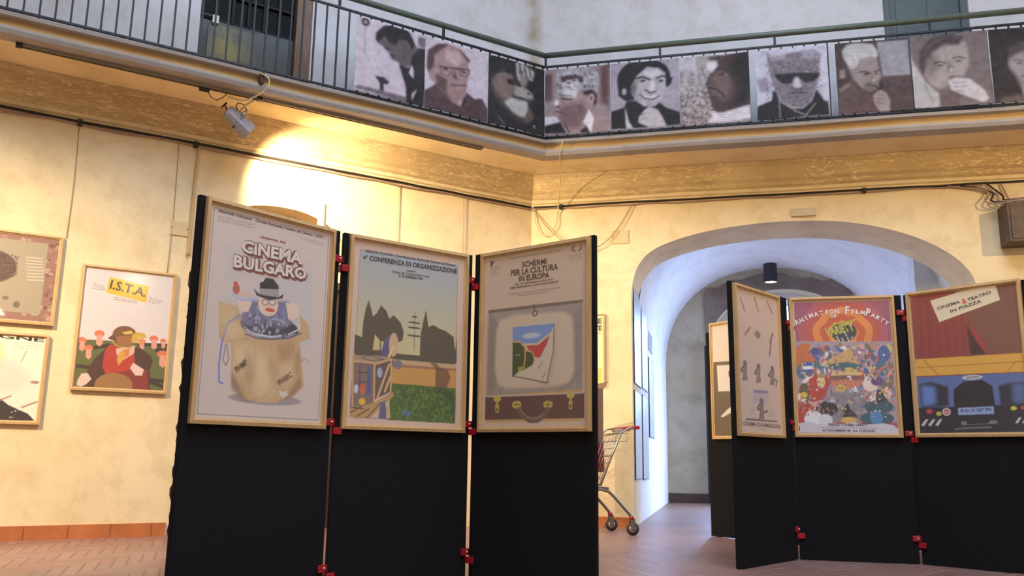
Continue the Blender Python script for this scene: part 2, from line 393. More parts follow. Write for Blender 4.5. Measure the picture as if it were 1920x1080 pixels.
# door leaf in the far arch: dark door ajar with a steel pull
d = MB().box(1.86, 2.30, 5.90, 5.95, .02, 2.72).build('door_1', simple('dark_door_paint', (30, 32, 38), .45), None, MR); d['kind'] = 'structure'
MB().box(1.93, 1.96, 5.86, 5.90, 1.15, 1.55).build('door_handle', M_CHROME, d)
# upper doors
m_ds = simple('grey_green_door_paint', (62, 68, 64), .5, var=.25, scale=3); m_dk = simple('dark_pane', (14, 13, 15), .5, spec=.1)
m_fr = wood_mat('weathered_door_frame', (96, 66, 44), (130, 98, 68))
mb = MB().box(-3.93, -2.96, .10, .16, 4.21, 5.02); d = mb.build('door_2', m_ds, None, ML); d['kind'] = 'structure'
def yellowish():
    t = NT('door_panel_yellow_patch'); o = t.obj(); n = t.add('ShaderNodeTexGradient', gradient_type='SPHERICAL'); mp = t.add('ShaderNodeMapping'); mp.inputs['Location'].default_value = (3.63 * 3.2, 0, -4.72 * 1.9); mp.inputs['Scale'].default_value = (3.2, .2, 1.9)  # grey-green panel with a blotchy patch, yellower towards its centre
    t.link(o, mp.inputs[0]); t.link(mp.outputs[0], n.inputs[0]); f = t.math('MULTIPLY', n.outputs[1], t.ramp(t.noise(o, 7, 5), .3, .6))
    t.color(t.mix(f, lin((66, 72, 68)), lin((150, 140, 60)))); t.b.inputs['Roughness'].default_value = .5; return t.m
MB().box(-3.83, -3.0, .085, .10, 4.26, 4.98).build('door_panel', yellowish(), d)
mb = MB().box(-3.93, -2.96, .13, .15, 5.02, 6.6); mb.build('door_glazing', m_dk, d)
mb = MB()
for x in np.arange(-3.93, -2.95, .16): mb.box(x, x + .03, .10, .13, 5.02, 6.6)
for z in (5.02, 5.32, 5.62, 5.92, 6.22): mb.box(-3.93, -2.96, .10, .13, z, z + .025)
mb.build('glazing_bar', simple('dark_bar_paint', (34, 36, 36), .6, spec=.2), d)
MB().box(-2.96, -2.80, .02, .16, 4.21, 6.6).box(-3.96, -3.93, .02, .16, 4.21, 6.6).build('door_frame', m_fr, d)
MB().box(-3.80, -3.74, .05, .085, 4.98, 5.06).build('padlock', M_WHITE, d); MB().box(-3.92, -3.76, .06, .075, 5.04, 5.06).build('latch_bar', M_IRON, d)
m_db = simple('blue_grey_door_paint', (84, 98, 100), .5, var=.12, scale=3)
d = MB().box(4.05, 4.93, .10, .16, 4.21, 6.5).build('door_3', m_db, None, MR); d['kind'] = 'structure'
mb = MB().box(4.05, 4.12, .04, .10, 4.21, 6.5).box(4.86, 4.93, .04, .10, 4.21, 6.5); mb.build('door_frame', m_db, d)
MB().box(4.20, 4.45, .085, .10, 4.5, 6.2).box(4.53, 4.78, .085, .10, 4.5, 6.2).build('door_panel', m_db, d)

# ================================================================== GALLERY RAILING
def railing(M, s0, s1, posts, label, skip_first_post=False):
    O = -.70
    t = thing('gallery_railing', M @ T(((s0 + s1) / 2, O, 4.21)), label, 'railing')
    L = (s1 - s0) / 2
    MB().box(-L, L, -.012, .012, .885, .905).build('top_rail', M_IRON, t)
    MB().box(-L, L, -.012, .012, .030, .050).build('bottom_rail', M_IRON, t)
    MB().tube([(-L - .012, 0, 1.035), (L + .012, 0, 1.035)], .033, 12).build('handrail', M_GREEN, t)
    for p in posts: MB().box(p - (s0 + s1) / 2 - .012, p - (s0 + s1) / 2 + .012, -.012, .012, .905, 1.012).build('handrail_post', M_IRON, t)
    n = int((s1 - s0) / .113); proto = {}
    for i in range(n):
        x = -L + .03 + i * (2 * L - .06) / (n - 1); lo = i % 3 == 0
        if lo not in proto:
            proto[lo] = MB().box(-.008, .008, -.008, .008, -.008 if lo else .035, .89).build('baluster', M_IRON, t); bo_ = proto[lo]
        else: bo_ = proto[lo].copy(); COL.objects.link(bo_)
        bo_.parent = t; bo_.location = (x, 0, 0)
    return t
k = .7 * math.tan(R(22.5))
railing(ML, -WL + k, -k, [-5.0, -3.9, -2.75, -1.59], 'left dark iron gallery railing with green handrail, before the dark glazed door')
railing(MR, k, WL - k, [.30, 1.59, 2.81, 4.35], 'right dark iron gallery railing with green handrail, before the blue-grey door')

# ================================================================== PRINTED ART
ART = {}
ART['bulgaro']=(300,[('P',(0.797,0.672,0.592),[(-0.1,-0.1),(1.1,-0.1),(1.1,1.1),(-0.1,1.1)],0,1),('L',(0.158,0.124,0.135),0.004,[(0.055,0.045),(0.945,0.045)],1),('L',(0.158,0.124,0.135),0.004,[(0.945,0.045),(0.945,0.957)],1),('L',(0.158,0.124,0.135),0.004,[(0.945,0.957),(0.055,0.957)],1),('L',(0.158,0.124,0.135),0.004,[(0.055,0.957),(0.055,0.045)],1),('T',(0.111,0.07,0.076),'REGIONE TOSCANA',(0.0854,0.0573),(0.3275,0.0588),0.0114,0.04),('T',(0.176,0.109,0.118),'Circuito Regionale Toscano del Cinema / CRTC',(0.3509,0.0581),(0.9026,0.0595),0.0117,0.04),('d',(0.308,0.241,0.238),(0.0841,0.0792),(0.3618,0.0759),0.0032),('d',(0.308,0.241,0.238),(0.0839,0.0865),(0.3389,0.0824),0.0031),('d',(0.308,0.241,0.238),(0.0836,0.0937),(0.3634,0.0906),0.0032),('d',(0.308,0.241,0.238),(0.0834,0.1009),(0.3406,0.0971),0.0032),('d',(0.362,0.265,0.263),(0.714,0.0857),(0.9014,0.0827),0.0031),('d',(0.362,0.265,0.263),(0.7473,0.0903),(0.9023,0.0914),0.0031),('d',(0.362,0.265,0.263),(0.7809,0.095),(0.9032,0.1002),0.0031),('T',(0.421,0.095,0.076),'rassegna del',(0.3945,0.1303),(0.5936,0.1302),0.0125,0.03),('P',(0.615,0.606,0.634),[(0.1487,0.1877),(0.2337,0.1976),(0.8315,0.1981),(0.8289,0.3051),(0.1691,0.3647)],0.02,0.35),('T',(0.421,0.124,0.103),'CiNEMA',(0.2739,0.2214),(0.7448,0.2197),0.0541,0.085),('T',(0.421,0.124,0.103),'BULGARO',(0.2248,0.2984),(0.7883,0.2908),0.0535,0.085),('T',(0.283,0.07,0.064),'CiNEMA',(0.2689,0.218),(0.7392,0.2161),0.0541,0.085),('T',(0.283,0.07,0.064),'BULGARO',(0.22,0.295),(0.7826,0.2872),0.0534,0.085),('T',(0.215,0.1,0.092),'CiNEMA',(0.264,0.2146),(0.7336,0.2125),0.0541,0.085),('T',(0.215,0.1,0.092),'BULGARO',(0.2151,0.2916),(0.777,0.2835),0.0534,0.085),('T',(0.909,0.797,0.713),'CiNEMA',(0.264,0.2146),(0.7336,0.2125),0.0541,0.035),('T',(0.909,0.797,0.713),'BULGARO',(0.2151,0.2916),(0.777,0.2835),0.0534,0.035),('P',(0.63,0.638,0.659),[(0.1533,0.4181),(0.834,0.2562),(0.8656,0.5685),(0.8365,0.6247),(0.1578,0.6211)],0.02,0.5),('E',(0.259,0.241,0.263),(0.5236,0.8757),0.2694,0.0252,0.03,0.7),('P',(0.711,0.472,0.238),[(0.1395,0.4628),(0.2658,0.4692),(0.3015,0.5225),(0.3698,0.5959),(0.5461,0.5987),(0.6634,0.5835),(0.7575,0.5229),(0.7401,0.4639),(0.8121,0.4981),(0.8399,0.567),(0.7539,0.5968),(0.7726,0.669),(0.811,0.8),(0.7354,0.8491),(0.6092,0.8889),(0.4633,0.8902),(0.3617,0.881),(0.267,0.8229),(0.2413,0.6397),(0.1976,0.6366),(0.1578,0.6211)],0,1),('L',(0.421,0.251,0.142),0.0077,[(0.2489,0.6639),(0.3435,0.8073),(0.3808,0.8741)],0.45),('L',(0.421,0.251,0.142),0.0081,[(0.4024,0.6156),(0.4324,0.7024),(0.3887,0.8552)],0.45),('L',(0.421,0.251,0.142),0.0084,[(0.5272,0.6195),(0.6037,0.7377),(0.5029,0.8763)],0.45),('L',(0.421,0.251,0.142),0.0088,[(0.7101,0.6066),(0.6772,0.7142),(0.5416,0.8496),(0.4222,0.8852)],0.45),('L',(0.421,0.251,0.142),0.009,[(0.7559,0.6167),(0.7473,0.75),(0.6888,0.8247)],0.45),('L',(0.421,0.251,0.142),0.0076,[(0.1625,0.4977),(0.2575,0.4825)],0.45),('L',(0.421,0.251,0.142),0.0075,[(0.1576,0.5782),(0.2819,0.5243)],0.45),('L',(0.421,0.251,0.142),0.0076,[(0.2071,0.6359),(0.3609,0.606)],0.45),('P',(0.938,0.706,0.408),[(0.2571,0.651),(0.3937,0.6289),(0.4121,0.7036),(0.3776,0.7558),(0.3071,0.7471)],0.03,0.7),('P',(0.938,0.689,0.376),[(0.425,0.7282),(0.5615,0.643),(0.591,0.719),(0.5153,0.7998),(0.455,0.815)],0.03,0.7),('P',(0.555,0.317,0.153),[(0.5694,0.6165),(0.7073,0.5802),(0.6949,0.6737),(0.6117,0.7113)],0.02,0.8),('P',(0.362,0.219,0.135),[(0.2601,0.7619),(0.3252,0.8205),(0.3716,0.8806),(0.4531,0.8905),(0.3627,0.8902),(0.2691,0.8412)],0.01,0.8),('P',(0.335,0.197,0.135),[(0.7975,0.8006),(0.7251,0.856),(0.599,0.8924),(0.6909,0.8442),(0.7696,0.7489)],0.01,0.7),('P',(0.797,0.582,0.316),[(0.1395,0.4628),(0.2658,0.4692),(0.2819,0.5243),(0.1515,0.5664)],0.02,0.8),('E',(0.097,0.082,0.118),(0.5189,0.5424),0.2218,0.0547,0,1),('E',(0.362,0.375,0.514),(0.5203,0.5553),0.194,0.0398,0,1),('E',(0.062,0.059,0.089),(0.5182,0.536),0.2051,0.045,0,1),('P',(0.224,0.219,0.364),[(0.3619,0.4343),(0.6447,0.406),(0.7199,0.4858),(0.6361,0.5328),(0.3446,0.5504),(0.291,0.5172)],0.01,1),('L',(0.797,0.845,0.919),0.008,[(0.3467,0.5692),(0.4195,0.5857),(0.5341,0.5854),(0.6613,0.5639),(0.747,0.5304)],1),('L',(0.141,0.141,0.172),0.0099,[(0.3389,0.5888),(0.4314,0.6008),(0.546,0.5974),(0.6631,0.5802),(0.7603,0.5495)],1),('E',(0.421,0.406,0.514),(0.5689,0.5122),0.059,0.0181,0,1),('S',[(0.158,0.151,0.215),(0.421,0.438,0.514),(0.085,0.079,0.118)],(0.36,0.505,0.66,0.575),70,0.01,41),('E',(0.176,0.177,0.316),(0.5689,0.5122),0.0171,0.0058,0,1),('L',(0.52,0.544,0.677),0.006,[(0.3447,0.4616),(0.3711,0.5164)],0.6),('L',(0.111,0.106,0.215),0.0061,[(0.3794,0.4819),(0.405,0.5473)],0.6),('L',(0.52,0.544,0.677),0.0061,[(0.4095,0.4579),(0.4351,0.5403)],0.6),('L',(0.111,0.106,0.215),0.0062,[(0.4448,0.4784),(0.4654,0.5333)],0.6),('L',(0.52,0.544,0.677),0.0062,[(0.4756,0.4541),(0.496,0.5262)],0.6),('L',(0.111,0.106,0.215),0.0063,[(0.5115,0.4748),(0.5269,0.519)],0.6),('L',(0.52,0.544,0.677),0.0063,[(0.543,0.4503),(0.5581,0.5118)],0.6),('L',(0.111,0.106,0.215),0.0064,[(0.5796,0.4712),(0.5896,0.5045)],0.6),('L',(0.52,0.544,0.677),0.0065,[(0.6117,0.4464),(0.6214,0.4971)],0.6),('E',(0.938,0.689,0.514),(0.492,0.4408),0.076,0.0515,0.004,1),('P',(0.938,0.706,0.552),[(0.263,0.4443),(0.332,0.4373),(0.3727,0.4397),(0.3475,0.4867),(0.2935,0.4949)],0.004,1),('P',(0.938,0.706,0.552),[(0.6236,0.4147),(0.7123,0.4126),(0.7394,0.4572),(0.6991,0.501),(0.6537,0.4916)],0.004,1),('L',(0.89,0.582,0.442),0.0216,[(0.2685,0.4058),(0.3595,0.4122)],1),('E',(0.63,0.158,0.103),(0.2521,0.3918),0.0255,0.0237,0,1),('E',(0.797,0.124,0.076),(0.2445,0.3674),0.0175,0.01,0,1),('P',(0.036,0.03,0.036),[(0.4213,0.3961),(0.4187,0.3445),(0.4625,0.3147),(0.5153,0.3125),(0.5614,0.3416),(0.5691,0.3937),(0.4932,0.4029)],0,1),('P',(0.421,0.406,0.408),[(0.4195,0.3704),(0.5653,0.3578),(0.5693,0.395),(0.4227,0.3992)],0,1),('P',(0.044,0.036,0.042),[(0.3754,0.372),(0.414,0.3956),(0.4929,0.4003),(0.5672,0.3953),(0.6031,0.3756),(0.5999,0.3972),(0.4948,0.4177),(0.3996,0.4048)],0,1),('L',(0.95,0.95,0.95),0.0062,[(0.4334,0.3363),(0.4479,0.3249)],1),('E',(0.141,0.124,0.172),(0.4667,0.4303),0.025,0.0142,0,1),('E',(0.938,0.797,0.677),(0.4667,0.4303),0.0187,0.0103,0,1),('E',(0.141,0.124,0.172),(0.5231,0.4247),0.0254,0.0143,0,1),('E',(0.938,0.797,0.677),(0.5231,0.4247),0.019,0.0104,0,1),('E',(0.711,0.109,0.064),(0.5081,0.4621),0.0379,0.009,0,1),('E',(0.938,0.544,0.442),(0.4976,0.4436),0.0125,0.0103,0,1),('L',(0.215,0.265,0.677),0.0118,[(0.2805,0.5118),(0.2075,0.5556),(0.1794,0.644),(0.1718,0.7422),(0.1821,0.8144),(0.2091,0.8193)],1),('L',(0.215,0.197,0.172),0.0067,[(0.2078,0.642),(0.1973,0.7163),(0.219,0.7396),(0.2353,0.7141),(0.218,0.6475)],1),('T',(0.176,0.124,0.103),'PHMP',(0.2995,0.766),(0.3738,0.7216),0.0271,0.02),('T',(0.215,0.141,0.118),'WARC',(0.6113,0.8084),(0.7148,0.7582),0.0257,0.02),('L',(0.843,0.845,0.817),0.0086,[(0.6247,0.8337),(0.6546,0.8617),(0.6786,0.8316),(0.6211,0.8499),(0.686,0.8496),(0.6247,0.8337)],0.8),('P',(0.95,0.76,0.442),[(0.2668,0.6503),(0.345,0.7326),(0.3421,0.795),(0.2766,0.7364)],0.03,0.55),('P',(0.95,0.76,0.442),[(0.424,0.6268),(0.5029,0.6855),(0.483,0.7885),(0.4236,0.7156)],0.03,0.55),('P',(0.95,0.76,0.442),[(0.6124,0.7178),(0.7183,0.6855),(0.7279,0.7773),(0.6206,0.7951)],0.03,0.55),('P',(0.95,0.76,0.442),[(0.4031,0.8047),(0.532,0.7607),(0.5942,0.8477),(0.4511,0.8718)],0.03,0.55),('P',(0.95,0.76,0.442),[(0.179,0.558),(0.2826,0.5305),(0.3396,0.595),(0.2064,0.6298)],0.03,0.55),('P',(0.421,0.251,0.128),[(0.3452,0.6449),(0.4007,0.6917),(0.4045,0.8171),(0.3619,0.7941)],0.02,0.5),('P',(0.421,0.251,0.128),[(0.53,0.6451),(0.591,0.719),(0.5557,0.7852),(0.5174,0.723)],0.02,0.5),('P',(0.421,0.251,0.128),[(0.7115,0.6198),(0.7712,0.6557),(0.7716,0.7686),(0.7238,0.738)],0.02,0.5),('P',(0.421,0.251,0.128),[(0.2665,0.4754),(0.3114,0.5217),(0.2833,0.5367)],0.02,0.5),('L',(0.308,0.241,0.215),0.0044,[(0.7635,0.6895),(0.8064,0.6669),(0.843,0.6882)],1),('L',(0.421,0.582,0.867),0.0116,[(0.2311,0.4224),(0.3022,0.4403),(0.401,0.4176)],0.8)])
ART['conferenza']=(300,[('P',(0.788,0.58,0.446),[(-0.1,-0.1),(1.1,-0.1),(1.1,1.1),(-0.1,1.1)],0,1),('L',(0.268,0.132,0.113),0.005,[(0.085,0.075),(0.905,0.075),(0.905,0.94),(0.085,0.94),(0.085,0.075)],1),('Gr',(0.435,0.488,0.529),(0.752,0.646,0.31),0.085,0.075,0.905,0.62),('P',(0.114,0.09,0.054),[(0.085,0.6),(0.905,0.6),(0.905,0.7),(0.085,0.7)],0,1),('P',(0.109,0.09,0.054),[(0.0732,0.5205),(0.1282,0.5321),(0.1316,0.4555),(0.1474,0.3825),(0.1663,0.3345),(0.1904,0.3791),(0.2065,0.4191),(0.2365,0.3961),(0.2657,0.3543),(0.3098,0.38),(0.3373,0.4197),(0.3715,0.3983),(0.4299,0.434),(0.4565,0.4796),(0.4505,0.5274),(0.4106,0.5403),(0.4103,0.6029),(0.073,0.6211)],0,1),('P',(0.109,0.09,0.054),[(0.5967,0.5822),(0.5977,0.4862),(0.6194,0.3987),(0.6378,0.3487),(0.6619,0.4389),(0.7059,0.4249),(0.7586,0.443),(0.8114,0.4503),(0.8833,0.4786),(0.8982,0.5546),(0.9118,0.4767),(0.9164,0.6194),(0.5989,0.6352)],0,1),('L',(0.146,0.126,0.07),0.005,[(0.544,0.3668),(0.548,0.5743)],1),('E',(0.109,0.09,0.054),(0.5418,0.3938),0.025,0.0053,0,1),('E',(0.109,0.09,0.054),(0.5432,0.4258),0.0535,0.0053,0,1),('E',(0.109,0.09,0.054),(0.5444,0.4535),0.0568,0.0053,0,1),('E',(0.109,0.09,0.054),(0.5462,0.4959),0.0635,0.0054,0,1),('P',(0.735,0.621,0.287),[(0.2269,0.5104),(0.2674,0.5387),(0.2701,0.59),(0.2158,0.593)],0,1),('P',(0.735,0.621,0.287),[(0.2771,0.5433),(0.299,0.5419),(0.2935,0.5887),(0.2794,0.5895)],0,1),('P',(0.692,0.467,0.235),[(0.3827,0.6308),(0.9147,0.6294),(0.9137,0.6553),(0.384,0.6579)],0,1),('P',(0.435,0.21,0.113),[(0.3839,0.6552),(0.9136,0.6524),(0.9141,0.6667),(0.3845,0.6687)],0,1),('P',(0.735,0.368,0.089),[(0.372,0.6693),(0.914,0.6656),(0.9143,0.7609),(0.3765,0.7609)],0,1),('P',(0.092,0.177,0.031),[(0.3721,0.7568),(0.6289,0.7571),(0.9142,0.7592),(0.9177,0.9502),(0.3566,0.9458)],0,1),('S',[(0.064,0.132,0.024),(0.139,0.247,0.048),(0.046,0.116,0.021)],(0.42,0.77,0.9,0.935),500,0.01,5),('P',(0.182,0.079,0.043),[(0.686,0.6321),(0.7399,0.6323),(0.7678,0.6507),(0.8415,0.6643),(0.8659,0.703),(0.8357,0.7608),(0.7358,0.7616),(0.7366,0.6634)],0.004,0.85),('P',(0.049,0.085,0.024),[(0.7359,0.7644),(0.8357,0.7608),(0.9157,0.8035),(0.9147,0.8601)],0.008,0.8),('E',(0.114,0.21,0.287),(0.5055,0.9055),0.047,0.014,0.006,1),('P',(0.146,0.116,0.235),[(0.3105,0.5208),(0.3596,0.5012),(0.3779,0.5329),(0.3402,0.6167),(0.2743,0.6202)],0.004,1),('E',(0.735,0.503,0.287),(0.379,0.5547),0.0371,0.0625,0,1),('L',(0.871,0.663,0.287),0.0183,[(0.3408,0.6275),(0.3753,0.5658)],1),('P',(0.502,0.338,0.211),[(0.0663,0.6286),(0.2497,0.6188),(0.3824,0.6254),(0.2358,0.665),(0.068,0.6574)],0,1),('L',(0.146,0.116,0.13),0.0064,[(0.1298,0.6358),(0.2011,0.6214),(0.3081,0.6373),(0.2026,0.648),(0.1298,0.6358)],1),('P',(0.268,0.177,0.148),[(0.0681,0.66),(0.2358,0.665),(0.2519,0.8924),(0.0628,0.9019)],0,1),('P',(0.163,0.107,0.089),[(0.2399,0.6649),(0.3703,0.6342),(0.3742,0.7986),(0.2494,0.845)],0,1),('L',(0.735,0.467,0.211),0.0125,[(0.0665,0.6312),(0.0816,0.8912)],1),('L',(0.735,0.467,0.211),0.0129,[(0.2356,0.6597),(0.2439,0.8926)],1),('L',(0.735,0.467,0.211),0.0134,[(0.3662,0.6371),(0.37,0.7988)],1),('L',(0.735,0.467,0.211),0.0125,[(0.068,0.6574),(0.2356,0.6597)],1),('L',(0.735,0.467,0.211),0.013,[(0.2399,0.6649),(0.3702,0.6314)],1),('L',(0.1,0.075,0.059),0.0071,[(0.1239,0.6704),(0.1301,0.7805)],1),('L',(0.1,0.075,0.059),0.0071,[(0.1105,0.7132),(0.206,0.7117)],1),('L',(0.1,0.075,0.059),0.007,[(0.1132,0.7602),(0.2086,0.7592)],1),('P',(0.114,0.132,0.316),[(0.1801,0.6783),(0.2122,0.6768),(0.2118,0.8198),(0.1842,0.8259)],0,1),('L',(0.824,0.541,0.26),0.0146,[(0.2691,0.8339),(0.3507,0.6595)],1),('L',(0.824,0.541,0.26),0.0148,[(0.3246,0.8003),(0.3622,0.7238)],1),('E',(0.651,0.753,0.894),(0.1019,0.7972),0.0157,0.0234,0,1),('E',(0.824,0.15,0.048),(0.1507,0.7955),0.019,0.0262,0,1),('E',(0.95,0.58,0.059),(0.1518,0.8583),0.0254,0.0177,0,1),('E',(0.435,0.503,0.647),(0.2787,0.7058),0.0213,0.0267,0,1),('P',(0.612,0.368,0.148),[(0.0625,0.8968),(0.2462,0.861),(0.3908,0.7981),(0.3961,0.8221),(0.2183,0.9403),(0.0651,0.9405)],0,1),('L',(0.1,0.063,0.043),0.0069,[(0.0676,0.9173),(0.1593,0.8789)],1),('L',(0.1,0.063,0.043),0.0071,[(0.1152,0.9344),(0.2078,0.8934)],1),('L',(0.1,0.063,0.043),0.0072,[(0.1943,0.9381),(0.2949,0.8597)],1),('L',(0.1,0.063,0.043),0.007,[(0.0738,0.8914),(0.1681,0.8944)],1),('P',(0.146,0.15,0.287),[(0.2949,0.8597),(0.327,0.8482),(0.3647,0.943),(0.2828,0.9418)],0,1),('P',(0.735,0.503,0.235),[(0.3415,0.8903),(0.3646,0.8578),(0.3768,0.9374),(0.3439,0.938)],0,1),('E',(0.222,0.21,0.26),(0.4176,0.6563),0.0381,0.0244,0.006,1),('T',(0.087,0.079,0.1),'REGIONE TOSCANA',(0.124,0.0823),(0.3495,0.0808),0.0117,0.04),('T',(0.114,0.107,0.133),'Coordinamento Regionale Toscano del Cinema',(0.3638,0.0807),(0.8841,0.0796),0.0128,0.04),('T',(0.064,0.053,0.073),'4°',(0.1056,0.1237),(0.1437,0.1236),0.0226,0.02),('T',(0.06,0.049,0.068),'CONFERENZA DI ORGANIZZAZIONE',(0.1557,0.1238),(0.8981,0.1187),0.0249,0.035),('T',(0.1,0.087,0.106),'FIRENZE',(0.4607,0.1515),(0.5358,0.1499),0.0083,0.02),('T',(0.1,0.087,0.106),'Palazzo dei Congressi/Sala Verde',(0.3424,0.1681),(0.6532,0.1659),0.0104,0.02),('T',(0.1,0.087,0.106),'21 22 GENNAIO 1978',(0.3964,0.1863),(0.5979,0.1844),0.012,0.04)])
